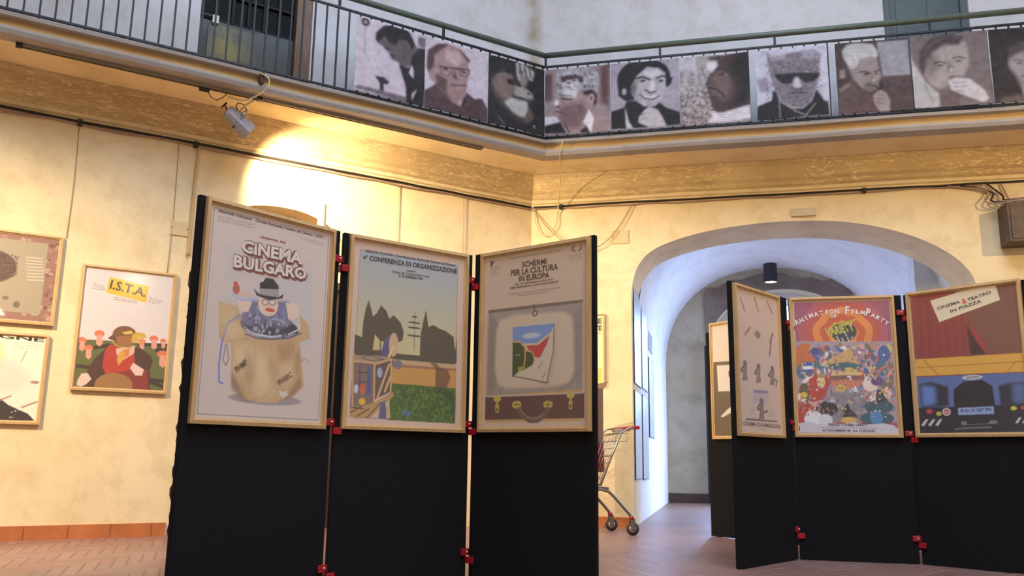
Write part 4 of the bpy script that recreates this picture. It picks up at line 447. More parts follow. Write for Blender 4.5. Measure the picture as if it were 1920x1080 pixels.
ART['ista']=(260,[('P',(0.819,0.759,0.73),[(-0.1,-0.1),(1.1,-0.1),(1.1,1.1),(-0.1,1.1)],0,1),('D',(0.523,0.413,0.494),(0.04,0.03,0.96,0.62),0.022,0.0045),('P',(0.105,0.128,0.028),[(0.0013,0.6025),(0.3419,0.5974),(0.972,0.6011),(0.9738,0.9719),(-0.0044,0.9778)],0,1),('L',(0.025,0.014,0.01),0.0396,[(0.004,0.8098),(0.3282,0.8245)],1),('L',(0.025,0.014,0.01),0.0401,[(0.1746,0.6674),(0.3463,0.6339)],1),('L',(0.025,0.014,0.01),0.0427,[(0.8112,0.8891),(0.9703,0.895)],1),('L',(0.025,0.014,0.01),0.0419,[(0.6607,0.6095),(0.9649,0.6014)],1),('L',(0.025,0.014,0.01),0.0427,[(0.8134,0.9053),(0.97,0.9445)],1),('L',(0.025,0.014,0.01),0.0426,[(0.8491,0.6441),(0.9623,0.6339)],1),('E',(0.712,0.17,0.077),(0.0746,0.6085),0.045,0.0247,0,1),('P',(0.746,0.341,0.252),[(0.0542,0.6156),(0.0991,0.6136),(0.1114,0.6753),(0.0845,0.6973),(0.0532,0.6778)],0,1),('E',(0.712,0.17,0.077),(0.2413,0.5479),0.0524,0.0285,0,1),('P',(0.746,0.341,0.252),[(0.2176,0.5562),(0.2699,0.5537),(0.2845,0.6251),(0.2534,0.6505),(0.2167,0.6281)],0,1),('E',(0.712,0.17,0.077),(0.1479,0.6675),0.0453,0.0249,0,1),('P',(0.746,0.341,0.252),[(0.1273,0.6747),(0.1725,0.6727),(0.185,0.735),(0.158,0.757),(0.1263,0.7373)],0,1),('E',(0.712,0.17,0.077),(0.6851,0.582),0.038,0.0203,0,1),('P',(0.746,0.341,0.252),[(0.6679,0.5879),(0.7059,0.5862),(0.7171,0.6369),(0.6948,0.6549),(0.668,0.639)],0,1),('E',(0.712,0.17,0.077),(0.811,0.5536),0.0481,0.0255,0,1),('P',(0.746,0.341,0.252),[(0.7894,0.561),(0.8373,0.5588),(0.8518,0.6225),(0.8236,0.6452),(0.7896,0.6252)],0,1),('E',(0.712,0.17,0.077),(0.9126,0.5669),0.0339,0.018,0,1),('P',(0.746,0.341,0.252),[(0.8973,0.5722),(0.9312,0.5706),(0.9415,0.6154),(0.9217,0.6314),(0.8976,0.6173)],0,1),('E',(0.712,0.17,0.077),(0.918,0.6767),0.0584,0.031,0,1),('P',(0.746,0.341,0.252),[(0.8917,0.6855),(0.95,0.6832),(0.9678,0.7607),(0.9336,0.788),(0.8922,0.7635)],0,1),('P',(0.056,0.016,0.01),[(0.3463,0.6339),(0.5112,0.6372),(0.6635,0.6307),(0.7842,0.6898),(0.8211,0.7315),(0.8002,0.808),(0.8222,0.9706),(0.1148,0.9691),(0.1321,0.8841),(0.2116,0.7549)],0,1),('P',(0.473,0.027,0.014),[(0.3463,0.6339),(0.4278,0.6303),(0.4832,0.7445),(0.6134,0.6754),(0.6439,0.8027),(0.4965,0.8507),(0.3462,0.8611),(0.3053,0.8042),(0.3119,0.6879)],0.004,1),('P',(0.225,0.016,0.011),[(0.3326,0.8615),(0.6048,0.8256),(0.7719,0.809),(0.8079,0.971),(0.6515,0.9699),(0.5103,0.8503)],0,1),('P',(0.712,0.466,0.386),[(0.4242,0.6568),(0.6204,0.6219),(0.6147,0.686),(0.5108,0.7434),(0.4369,0.7039)],0,1),('P',(0.645,0.341,0.031),[(0.4678,0.6761),(0.5146,0.6636),(0.5288,0.7214),(0.4682,0.7898),(0.4421,0.7461)],0,1),('P',(0.645,0.202,0.059),[(0.5002,0.6589),(0.5684,0.6507),(0.562,0.7095),(0.5288,0.7214)],0,1),('E',(0.191,0.069,0.022),(0.4993,0.5428),0.1267,0.0734,0,1),('P',(0.109,0.038,0.014),[(0.3258,0.5772),(0.3897,0.5428),(0.4239,0.5989),(0.3683,0.5909)],0,1),('P',(0.344,0.128,0.037),[(0.4126,0.5627),(0.568,0.5395),(0.5927,0.6231),(0.4414,0.6297)],0.004,1),('L',(0.523,0.256,0.043),0.0163,[(0.3763,0.601),(0.4427,0.6402),(0.5809,0.6395)],1),('P',(0.645,0.388,0.037),[(0.5749,0.5392),(0.6198,0.5107),(0.7046,0.5171),(0.7346,0.5529),(0.6399,0.5573),(0.6385,0.5998),(0.5748,0.5921)],0,1),('P',(0.712,0.276,0.098),[(0.6343,0.5682),(0.6955,0.5547),(0.7165,0.607),(0.6614,0.6148)],0,1),('P',(0.712,0.494,0.077),[(0.4694,0.5232),(0.5633,0.5029),(0.5873,0.5281),(0.4987,0.5376)],0,1),('E',(0.322,0.155,0.043),(0.4394,0.949),0.1946,0.0988,0,1),('P',(0.782,0.553,0.466),[(0.0701,0.9282),(0.1037,0.8692),(0.1632,0.8619),(0.2089,0.908),(0.1599,0.9519),(0.1148,0.9691),(0.0669,0.9599)],0,1),('P',(0.782,0.553,0.466),[(0.5881,0.8047),(0.6174,0.7607),(0.7366,0.8102),(0.7218,0.8594),(0.6516,0.8617)],0,1),('P',(0.746,0.494,0.012),[(0.2868,0.0852),(0.7083,0.1287),(0.6918,0.2651),(0.2622,0.214)],0,1),('T',(0.018,0.007,0.002),'I.S.T.A.',(0.2911,0.1764),(0.6756,0.217),0.071,0.02),('d',(0.134,0.093,0.087),(0.1266,0.1557),(0.2507,0.1739),0.006),('d',(0.134,0.093,0.087),(0.7204,0.2185),(0.8726,0.2512),0.0062),('d',(0.134,0.093,0.087),(0.1208,0.1743),(0.2524,0.1881),0.006),('d',(0.134,0.093,0.087),(0.716,0.2375),(0.8387,0.2616),0.0062),('d',(0.134,0.093,0.087),(0.115,0.1928),(0.2541,0.2022),0.0061),('d',(0.134,0.093,0.087),(0.7116,0.2566),(0.8049,0.272),0.0062),('d',(0.134,0.093,0.087),(0.3428,0.2478),(0.5951,0.2677),0.0062),('d',(0.134,0.093,0.087),(0.3558,0.2655),(0.5967,0.2801),0.0062)])
ART['curly_head']=(240,[('P',(0.297,0.149,0.111),[(-0.1,-0.1),(1.1,-0.1),(1.1,1.1),(-0.1,1.1)],0,1),('S',[(0.392,0.216,0.156),(0.183,0.074,0.065),(0.473,0.321,0.23)],(0.03,0.03,0.97,0.97),260,0.02,7),('P',(0.381,0.321,0.222),[(0.09,0.1),(0.88,0.1),(0.88,0.88),(0.09,0.88)],0,1),('E',(0.086,0.045,0.036),(0.4708,0.4091),0.1879,0.175,0.02,1),('S',[(0.044,0.022,0.022),(0.152,0.084,0.075)],(0.4,0.27,0.66,0.5),220,0.007,9),('P',(0.889,0.9,0.895),[(0.0254,0.9673),(0.2544,0.7671),(0.3773,0.7347),(0.5101,0.774),(0.6144,0.9212)],0.01,1),('P',(0.733,0.542,0.374),[(0.1181,0.6105),(0.3157,0.5346),(0.3841,0.5916),(0.3777,0.7389),(0.1741,0.7925)],0.01,1),('L',(0.662,0.608,0.461),0.0066,[(0.7187,0.2732),(0.8476,0.2714)],1),('L',(0.662,0.608,0.461),0.0065,[(0.7231,0.3081),(0.8521,0.3046)],1),('L',(0.662,0.608,0.461),0.0066,[(0.7275,0.3431),(0.8565,0.3379)],1),('L',(0.662,0.608,0.461),0.0066,[(0.7319,0.3783),(0.861,0.3714)],1),('L',(0.662,0.608,0.461),0.0066,[(0.7363,0.4136),(0.8655,0.405)],1),('L',(0.662,0.608,0.461),0.0066,[(0.7408,0.4492),(0.8701,0.4387)],1),('L',(0.662,0.608,0.461),0.0067,[(0.7452,0.4848),(0.8746,0.4726)],1),('L',(0.662,0.608,0.461),0.0067,[(0.7497,0.5207),(0.8792,0.5067)],1),('L',(0.152,0.108,0.086),0.0064,[(0.4493,0.7092),(0.5389,0.6398)],1),('E',(0.183,0.134,0.098),(0.6001,0.7366),0.0263,0.0214,0,1),('E',(0.152,0.108,0.086),(0.6894,0.7968),0.0268,0.0349,0,1),('L',(0.124,0.096,0.075),0.006,[(0.3224,0.1817),(0.4086,0.2184)],1)])
ART['sogne']=(240,[('P',(0.849,0.834,0.663),[(-0.1,-0.1),(1.1,-0.1),(1.1,1.1),(-0.1,1.1)],0,1),('E',(0.796,0.766,0.243),(0.4761,0.2722),0.1256,0.185,0.06,0.8),('P',(0.01,0.006,0.006),[(-0.0766,0.9914),(-0.0712,0.6964),(0.231,0.6084),(0.5292,0.6562),(0.6923,0.7939),(0.8768,0.8801),(0.9471,0.9553)],0,1),('S',[(0.69,0.66,0.627),(0.01,0.006,0.006)],(0.05,0.8,0.8,0.97),50,0.008,11),('T',(0.011,0.007,0.007),'SOGNE',(0.2542,0.0597),(0.9505,0.0836),0.0434,0.03),('d',(0.449,0.324,0.204),(0.6718,0.1129),(0.939,0.1169),0.006),('d',(0.449,0.324,0.204),(0.6745,0.1412),(0.9421,0.1455),0.006),('d',(0.449,0.324,0.204),(0.6771,0.1696),(0.9453,0.1743),0.006),('L',(0.449,0.206,0.204),0.0172,[(0.54,0.7845),(0.7051,0.6965)],1),('L',(0.423,0.242,0.204),0.0176,[(0.8149,0.8146),(0.9521,0.7477)],1),('E',(0.351,0.173,0.186),(0.9077,0.5366),0.0439,0.0171,0.01,1),('L',(0.164,0.094,0.087),0.0064,[(0.7599,0.3211),(0.7989,0.1959)],1),('P',(0.834,0.626,0.559),[(0.4952,0.2512),(0.758,0.3462),(0.8853,0.5328),(0.6608,0.6863),(0.5248,0.6033)],0.04,0.7)])
ART['yellow_sheet']=(200,[('P',(0.842,0.773,0.413),[(-0.1,-0.1),(1.1,-0.1),(1.1,1.1),(-0.1,1.1)],0,1),('T',(0.04,0.022,0.008),'LE',(0.84,0.135),(0.96,0.135),0.07,0.04),('T',(0.04,0.022,0.008),'TE',(0.84,0.235),(0.96,0.235),0.07,0.04),('d',(0.354,0.244,0.053),(0.5,0.28),(0.95,0.28),0.02),('P',(0.767,0.632,0.12),[(0.06,0.76),(0.95,0.76),(0.95,0.95),(0.06,0.95)],0,1),('P',(0.663,0.374,0.183),[(0.3,0.82),(0.6,0.82),(0.6,0.9),(0.3,0.9)],0,1)])
ART['b_profile_dark_suit']=(150,[('P',(0.565,0.486,0.539),[(-0.1,-0.1),(1.1,-0.1),(1.1,1.1),(-0.1,1.1)],0,1),('P',(0.151,0.131,0.151),[(0.883,0.0433),(1.0303,0.0426),(0.9861,0.1968),(0.8873,0.1729)],0.01,1),('P',(0.105,0.079,0.086),[(0.3258,0.2275),(0.4498,0.1308),(0.8211,0.1427),(0.8882,0.2017),(0.8287,0.3723),(0.7682,0.4993),(0.6564,0.535),(0.6225,0.4842),(0.5095,0.4631),(0.4748,0.384),(0.4094,0.3396),(0.3283,0.2984)],0.01,1),('P',(0.014,0.01,0.012),[(0.2664,0.2536),(0.2754,0.1518),(0.3667,0.04),(0.5087,-0.0178),(0.6694,-0.0291),(0.7684,0.023),(0.8459,0.1522),(0.8245,0.2432),(0.724,0.1477),(0.6112,0.1559),(0.5663,0.2512),(0.4534,0.2306),(0.4191,0.1657),(0.342,0.2385),(0.3207,0.3071)],0.006,1),('P',(0.014,0.01,0.012),[(0.8882,0.2017),(1.0186,0.1903),(1.0781,1.0313),(0.7368,1.0065),(0.7296,0.7934),(0.615,0.5),(0.7686,0.5136),(0.8117,0.3468)],0.004,1),('P',(0.552,0.473,0.52),[(0.8074,0.4629),(0.834,0.5298),(0.8345,0.6448),(0.771,0.585)],0,1),('P',(0.489,0.432,0.46),[(0.8207,0.8626),(0.8911,0.7851),(0.8387,0.9166),(0.8284,0.9471)],0,1),('E',(0.048,0.037,0.041),(0.441,0.3333),0.0349,0.0256,0.005,1),('E',(0.034,0.024,0.029),(0.5234,0.4031),0.0478,0.0171,0.005,1),('E',(0.048,0.037,0.045),(0.1215,0.0546),0.0595,0.0594,0,1),('E',(0.327,0.301,0.327),(0.1215,0.0546),0.0219,0.0198,0,1),('L',(0.281,0.235,0.26),0.011,[(0.1236,0.1112),(0.1327,0.4794)],1),('P',(0.032,0.022,0.025),[(0.2735,0.7503),(0.4075,0.7322),(0.4967,0.7796),(0.4587,0.8294),(0.4108,0.824),(0.423,0.9425),(0.3516,0.9414),(0.3557,0.8343)],0,1),('P',(0.151,0.117,0.137),[(0.0522,0.9188),(0.734,0.9213),(0.7368,1.0065),(0.0073,0.9693)],0.01,1),('H','dot',0.16,4)])
ART['b_glasses_pullover']=(150,[('P',(0.552,0.492,0.565),[(-0.1,-0.1),(1.1,-0.1),(1.1,1.1),(-0.1,1.1)],0,1),('P',(0.075,0.039,0.045),[(-0.004,0.7683),(0.1229,0.6786),(0.1726,0.6084),(0.6625,0.655),(0.7868,0.7095),(0.909,0.6784),(1.0188,0.8376),(1.0232,1.0087),(-0.0043,1.0108)],0.005,1),('P',(0.327,0.216,0.209),[(0.024,0.3165),(0.0541,0.1789),(0.1897,0.0637),(0.3634,0.0251),(0.5575,0.061),(0.6481,0.1533),(0.7062,0.3409),(0.6746,0.4646),(0.6455,0.6737),(0.5464,0.8711),(0.4236,0.845),(0.1745,0.6653),(0.067,0.564),(0.0279,0.4306)],0.006,1),('P',(0.075,0.039,0.042),[(0.024,0.3165),(0.0369,0.1834),(0.1896,0.0594),(0.3633,0.0222),(0.2784,0.1055),(0.1428,0.2278),(0.1388,0.3729),(0.0651,0.5071),(0.0279,0.4306)],0.01,1),('P',(0.097,0.055,0.058),[(0.5039,0.0316),(0.7013,0.1684),(0.6855,0.2305),(0.5949,0.1383)],0.01,1),('P',(0.477,0.35,0.337),[(0.2962,0.1152),(0.5065,0.1179),(0.597,0.2102),(0.5121,0.3046),(0.3021,0.3016)],0.02,1),('P',(0.115,0.063,0.066),[(0.1685,0.4803),(0.3448,0.5497),(0.3328,0.725),(0.4236,0.845),(0.1745,0.6653)],0.02,1),('L',(0.034,0.018,0.021),0.0208,[(0.2174,0.3813),(0.4087,0.3603),(0.7054,0.3122)],1),('L',(0.048,0.027,0.029),0.0103,[(0.2352,0.391),(0.2557,0.4865),(0.343,0.4926),(0.4109,0.4319),(0.4179,0.3724)],1),('L',(0.048,0.027,0.029),0.0105,[(0.5307,0.3431),(0.5507,0.4245),(0.6385,0.4307),(0.7062,0.3409)],1),('E',(0.048,0.024,0.027),(0.3139,0.3994),0.045,0.0171,0.004,1),('E',(0.048,0.024,0.027),(0.6016,0.368),0.0383,0.0172,0.004,1),('P',(0.123,0.063,0.062),[(0.4617,0.3755),(0.5007,0.5095),(0.4131,0.5033)],0.01,1),('L',(0.066,0.03,0.032),0.0208,[(0.3989,0.6076),(0.6246,0.5568)],1),('P',(0.034,0.018,0.023),[(0.6116,0.7111),(0.6658,0.7691),(0.5815,0.8765)],0,1),('P',(0.489,0.403,0.442),[(0.5093,0.7946),(0.579,0.7912),(0.5553,0.876)],0,1),('H','line',0.16,4)])
ART['b_bearded_man_hand']=(150,[('P',(0.012,0.012,0.015),[(-0.1,-0.1),(1.1,-0.1),(1.1,1.1),(-0.1,1.1)],0,1),('P',(0.045,0.034,0.034),[(0.0254,0.4105),(0.0924,0.2623),(0.2635,0.1839),(0.4413,0.2023),(0.5178,0.2712),(0.7661,0.4152),(0.8143,0.5056),(0.7066,0.6033),(0.7865,0.7744),(0.7107,0.8879),(0.5286,0.885),(0.2904,0.7616),(0.1149,0.606)],0.03,1),('P',(0.187,0.128,0.115),[(0.0668,0.3769),(0.1356,0.2821),(0.2936,0.2257),(0.4125,0.2588),(0.4448,0.3872),(0.4175,0.5162),(0.375,0.6109),(0.2292,0.6055),(0.127,0.5194)],0.025,1),('P',(0.327,0.292,0.272),[(0.4594,0.3715),(0.5489,0.3138),(0.6567,0.3642),(0.7976,0.4336),(0.7905,0.4855),(0.6744,0.5165),(0.4922,0.5246),(0.4392,0.4869)],0.02,1),('P',(0.442,0.438,0.42),[(0.4034,0.556),(0.523,0.5673),(0.6749,0.5476),(0.7,0.6794),(0.633,0.8039),(0.5271,0.7998),(0.3925,0.7532),(0.2662,0.6459),(0.3163,0.6111)],0.02,1),('P',(0.115,0.074,0.069),[(0.7069,0.6282),(0.7935,0.7106),(0.7715,0.8146),(0.6798,0.869),(0.5427,0.8335),(0.6632,0.7857)],0.02,1),('P',(0.201,0.186,0.187),[(0.4754,0.0131),(0.5737,-0.0245),(0.6671,0.0277),(0.8165,0.0672),(0.8126,0.132),(0.7791,0.2163),(0.7009,0.2182),(0.6561,0.3267),(0.5795,0.3254),(0.5103,0.2729),(0.4735,0.1572)],0.015,1),('L',(0.465,0.449,0.442),0.0332,[(0.4908,0.028),(0.5163,0.1843),(0.5638,0.2979)],0.8),('L',(0.465,0.449,0.442),0.0337,[(0.574,-0.0057),(0.5988,0.1015),(0.6381,0.1549)],0.8),('L',(0.465,0.449,0.442),0.0341,[(0.6673,0.0467),(0.6998,0.1401),(0.7631,0.201)],0.8),('L',(0.465,0.449,0.442),0.0346,[(0.7614,0.0743),(0.7858,0.1321)],0.8),('L',(0.027,0.022,0.025),0.0182,[(0.544,0.0271),(0.5615,0.1609)],0.9),('L',(0.027,0.022,0.025),0.0185,[(0.6332,0.0425),(0.6698,0.2104)],0.9),('L',(0.027,0.022,0.025),0.0188,[(0.7303,0.0946),(0.747,0.1668)],0.9),('L',(0.027,0.022,0.025),0.0182,[(0.5156,0.147),(0.6221,0.121)],0.9),('E',(0.011,0.009,0.01),(0.3842,0.3333),0.0653,0.0367,0.01,1),('E',(0.011,0.008,0.01),(0.5265,0.3376),0.0575,0.0272,0.01,1),('L',(0.014,0.01,0.012),0.0264,[(0.3246,0.3042),(0.4281,0.2922),(0.5636,0.2854)],1),('L',(0.01,0.008,0.01),0.0297,[(0.4401,0.5358),(0.5525,0.5265),(0.667,0.5306)],1),('E',(0.048,0.037,0.037),(0.704,0.4288),0.031,0.0175,0.01,1),('L',(0.281,0.248,0.231),0.02,[(0.1497,0.2726),(0.2936,0.2232),(0.412,0.2342)],0.6),('L',(0.066,0.049,0.048),0.0283,[(0.1137,0.5583),(0.2598,0.6834),(0.4226,0.7837)],0.7),('L',(0.201,0.186,0.184),0.0142,[(0.1637,0.8704),(0.2804,0.9675)],0.7),('E',(0.327,0.33,0.317),(0.8115,0.8942),0.014,0.0198,0.01,1),('H','line',0.16,4)])
ART['b_grey_curls_profile']=(150,[('P',(0.281,0.216,0.224),[(-0.1,-0.1),(1.1,-0.1),(1.1,1.1),(-0.1,1.1)],0,1),('P',(0.105,0.055,0.058),[(-0.0151,0.0725),(0.1137,0.0554),(0.1253,0.4751),(-0.015,0.4881)],0.02,1),('P',(0.1,0.045,0.045),[(0.841,0.0206),(0.9826,-0.0107),(0.9731,0.6444),(0.8432,0.5578)],0.03,1),('P',(0.317,0.231,0.231),[(0.1642,0.4048),(0.1971,0.2841),(0.276,0.215),(0.5296,0.156),(0.7733,0.2736),(0.7697,0.451),(0.7268,0.5484),(0.6429,0.6909),(0.5592,0.9046),(0.4267,0.9399),(0.2714,0.8639),(0.182,0.7347),(0.1697,0.6247),(0.147,0.5134)],0.012,1),('P',(0.592,0.577,0.619),[(0.2753,0.3144),(0.3284,0.2435),(0.5156,0.1931),(0.5279,0.2821),(0.4786,0.4661),(0.3267,0.4419),(0.2616,0.3999)],0.02,1),('P',(0.174,0.102,0.105),[(0.1957,0.5662),(0.5914,0.5374),(0.6429,0.6909),(0.5323,0.9263),(0.4267,0.9399),(0.2329,0.824)],0.04,1),('P',(0.327,0.31,0.356),[(0.1718,0.1336),(0.2115,0.0361),(0.4106,-0.0094),(0.6816,0.0183),(0.8041,0.1218),(0.8283,0.2901),(0.7903,0.4526),(0.716,0.3964),(0.5934,0.4125),(0.5417,0.2579),(0.5021,0.1922),(0.3287,0.206),(0.2367,0.2124)],0.012,1),('S',[(0.477,0.473,0.514),(0.125,0.102,0.12),(0.327,0.31,0.356)],(0.18,0.08,0.82,0.34),130,0.024,51),('P',(0.052,0.029,0.032),[(0.2371,0.1377),(0.3296,0.1058),(0.463,0.1013),(0.5839,0.1467),(0.5961,0.2363),(0.5285,0.2318),(0.5025,0.167),(0.3554,0.1827),(0.2629,0.2141)],0.012,1),('P',(0.042,0.018,0.019),[(0.5672,0.3603),(0.7306,0.3469),(0.7977,0.4278),(0.7951,0.5539),(0.7526,0.6257),(0.715,0.4468),(0.5933,0.4187)],0.01,1),('E',(0.42,0.31,0.299),(0.7075,0.484),0.0492,0.069,0.01,1),('E',(0.11,0.063,0.066),(0.7075,0.484),0.0191,0.0377,0.01,1),('E',(0.654,0.605,0.633),(0.183,0.5164),0.0337,0.0414,0.012,1),('P',(0.066,0.039,0.045),[(0.2354,0.4287),(0.3397,0.4553),(0.4322,0.4563),(0.4053,0.4913),(0.2611,0.4762)],0.008,1),('L',(0.045,0.027,0.032),0.0182,[(0.2291,0.3913),(0.3269,0.4172),(0.406,0.4232)],1),('E',(0.048,0.029,0.034),(0.2021,0.5789),0.0258,0.0146,0.008,1),('L',(0.058,0.031,0.037),0.0206,[(0.176,0.6435),(0.2727,0.6703)],1),('L',(0.552,0.461,0.465),0.0129,[(0.1697,0.6126),(0.2342,0.6243)],0.7),('P',(0.654,0.633,0.721),[(-0.0149,0.7164),(0.1692,0.7215),(0.2331,0.7999),(-0.0148,0.8474)],0.004,1),('P',(0.007,0.006,0.007),[(-0.0148,0.8534),(0.2459,0.8132),(0.3351,0.9786),(-0.0148,0.9657)],0.003,1),('P',(0.654,0.626,0.706),[(0.6707,0.6437),(0.7494,0.7875),(0.7049,0.9927),(0.6395,0.888),(0.5869,0.8338)],0.004,1),('P',(0.027,0.017,0.019),[(0.532,0.9506),(0.6395,0.888),(0.6915,0.9914),(0.5579,0.9897)],0,1),('L',(0.028,0.015,0.017),0.0208,[(0.3104,0.8315),(0.3742,0.9707)],1),('H','dot',0.16,4)])
ART['b_dark_curls_smiling']=(150,[('P',(0.337,0.31,0.377),[(-0.1,-0.1),(1.1,-0.1),(1.1,1.1),(-0.1,1.1)],0,1),('P',(0.006,0.005,0.006),[(-0.0069,0.7151),(0.1864,0.6691),(0.2386,0.566),(0.6884,0.6117),(0.8087,0.7135),(1.0058,0.7964),(1.0016,0.9791),(-0.0091,0.9766)],0.003,1),('E',(0.006,0.004,0.006),(0.4833,0.2414),0.3891,0.278,0.004,1),('P',(0.005,0.003,0.005),[(0.0878,0.2544),(0.2563,0.149),(0.3527,0.5628),(0.213,0.576),(0.1113,0.4966)],0.004,1),('P',(0.005,0.003,0.005),[(0.7938,0.2338),(0.9089,0.2793),(0.8889,0.3594),(0.8391,0.4135),(0.8026,0.4105)],0.004,1),('P',(0.403,0.376,0.42),[(0.2983,0.3683),(0.3829,0.2085),(0.536,0.0854),(0.6974,0.1186),(0.7945,0.1986),(0.8037,0.352),(0.8012,0.4804),(0.7378,0.5921),(0.6379,0.678),(0.4893,0.6673),(0.3652,0.5756),(0.3034,0.4641)],0.006,1),('P',(0.048,0.039,0.048),[(0.2983,0.3683),(0.3699,0.2312),(0.3809,0.3514),(0.3534,0.5155),(0.4647,0.642),(0.3155,0.5125)],0.03,1),('P',(0.585,0.557,0.619),[(0.4718,0.1689),(0.697,0.1423),(0.745,0.2176),(0.571,0.2373)],0.02,1),('L',(0.005,0.003,0.005),0.0328,[(0.3824,0.2443),(0.4709,0.2284),(0.5705,0.2728)],1),('L',(0.005,0.003,0.005),0.0272,[(0.6637,0.2693),(0.7445,0.2411),(0.7935,0.2514)],1),('E',(0.023,0.018,0.023),(0.4575,0.2867),0.0552,0.0213,0.004,1),('E',(0.023,0.018,0.023),(0.7247,0.31),0.0467,0.0211,0.004,1),('E',(0.552,0.524,0.585),(0.426,0.2863),0.0126,0.0095,0,1),('E',(0.552,0.524,0.585),(0.7001,0.3102),0.0111,0.0094,0,1),('P',(0.654,0.626,0.676),[(0.5949,0.2987),(0.6322,0.3019),(0.6482,0.4446),(0.5677,0.438)],0.01,1),('L',(0.014,0.009,0.012),0.025,[(0.5056,0.4211),(0.5794,0.4802),(0.6542,0.4568)],1),('L',(0.014,0.009,0.012),0.0201,[(0.4168,0.4849),(0.5036,0.5507),(0.615,0.5769),(0.7022,0.531)],1),('L',(0.728,0.701,0.728),0.0174,[(0.4916,0.5204),(0.5784,0.5448),(0.6653,0.5281)],1),('P',(0.46,0.432,0.477),[(0.4884,0.7258),(0.5638,0.6726),(0.686,0.7396),(0.7451,0.848),(0.8034,0.9727),(0.5588,0.9752),(0.3984,0.8955),(0.4121,0.8144)],0.006,1),('L',(0.034,0.027,0.034),0.0099,[(0.4375,0.7926),(0.5375,0.7643)],1),('L',(0.034,0.027,0.034),0.01,[(0.4239,0.862),(0.5116,0.8327)],1),('P',(0.52,0.511,0.552),[(0.2055,0.6705),(0.2601,0.8868),(0.322,0.9844),(0.2212,0.9667)],0.003,1),('E',(0.327,0.301,0.327),(0.1954,0.4315),0.0332,0.0478,0.008,1),('H','dot',0.16,4)])
ART['b_silhouette_profile']=(150,[('P',(0.327,0.301,0.308),[(-0.1,-0.1),(1.1,-0.1),(1.1,1.1),(-0.1,1.1)],0,1),('P',(0.477,0.461,0.514),[(0,0),(0.24,0),(0.24,0.2),(0,0.2)],0.01,1),('S',[(0.431,0.403,0.403),(0.201,0.146,0.151),(0.11,0.07,0.075)],(0,0.45,0.5,1),260,0.02,21),('S',[(0.403,0.376,0.403),(0.239,0.208,0.216)],(0,0.2,0.4,0.5),90,0.03,22),('P',(0.066,0.037,0.037),[(0.5461,0.0206),(0.9945,-0.0015),(0.9947,0.9829),(0.6104,0.935),(0.497,0.8249),(0.4471,0.7411),(0.4388,0.6598),(0.4109,0.6115),(0.4301,0.5839),(0.3673,0.5035),(0.4114,0.4601),(0.3584,0.4268),(0.4244,0.2964),(0.4572,0.2398),(0.5153,0.1614)],0.006,1),('P',(0.009,0.005,0.006),[(0.716,0.0228),(1.0005,-0.0009),(0.9967,0.7566),(0.6407,0.8004),(0.7919,0.6274),(0.8487,0.458),(0.7015,0.3063)],0.07,1),('P',(0.137,0.087,0.082),[(0.4602,0.311),(0.5357,0.246),(0.6673,0.2683),(0.7544,0.4392),(0.6961,0.6436),(0.5645,0.6572),(0.4613,0.5571),(0.4419,0.4506)],0.05,1),('P',(0.654,0.633,0.676),[(0.3896,0.1154),(0.5326,0.0494),(0.5519,0.1584),(0.4628,0.2521),(0.4159,0.2128)],0.015,1),('P',(0.023,0.013,0.014),[(0.4119,0.0214),(0.5952,0.0127),(0.5549,0.0931),(0.4342,0.0712)],0.02,1),('L',(0.017,0.009,0.01),0.0265,[(0.4048,0.4713),(0.5241,0.4977),(0.5932,0.5551),(0.638,0.6163)],1),('L',(0.023,0.013,0.014),0.0168,[(0.4592,0.6034),(0.5423,0.621)],1),('E',(0.46,0.432,0.42),(0.3793,0.5044),0.0216,0.0163,0.01,1),('E',(0.021,0.012,0.012),(0.6179,0.2939),0.0552,0.014,0.01,1),('L',(0.014,0.008,0.009),0.0217,[(0.5373,0.2106),(0.6222,0.2056),(0.7039,0.2594)],1),('E',(0.239,0.179,0.161),(0.6656,0.3035),0.0191,0.0117,0.01,1),('L',(0.034,0.02,0.021),0.012,[(0.4801,0.4067),(0.5025,0.4435)],1),('P',(0.605,0.577,0.633),[(0.4441,0.8098),(0.5202,0.8379),(0.6148,0.8443),(0.996,0.768),(0.9984,0.9606),(0.3951,0.9776),(0.4589,0.8794)],0.01,1),('L',(0.281,0.256,0.281),0.0095,[(0.5202,0.8379),(0.6345,0.9252)],0.6),('H','line',0.16,4)])
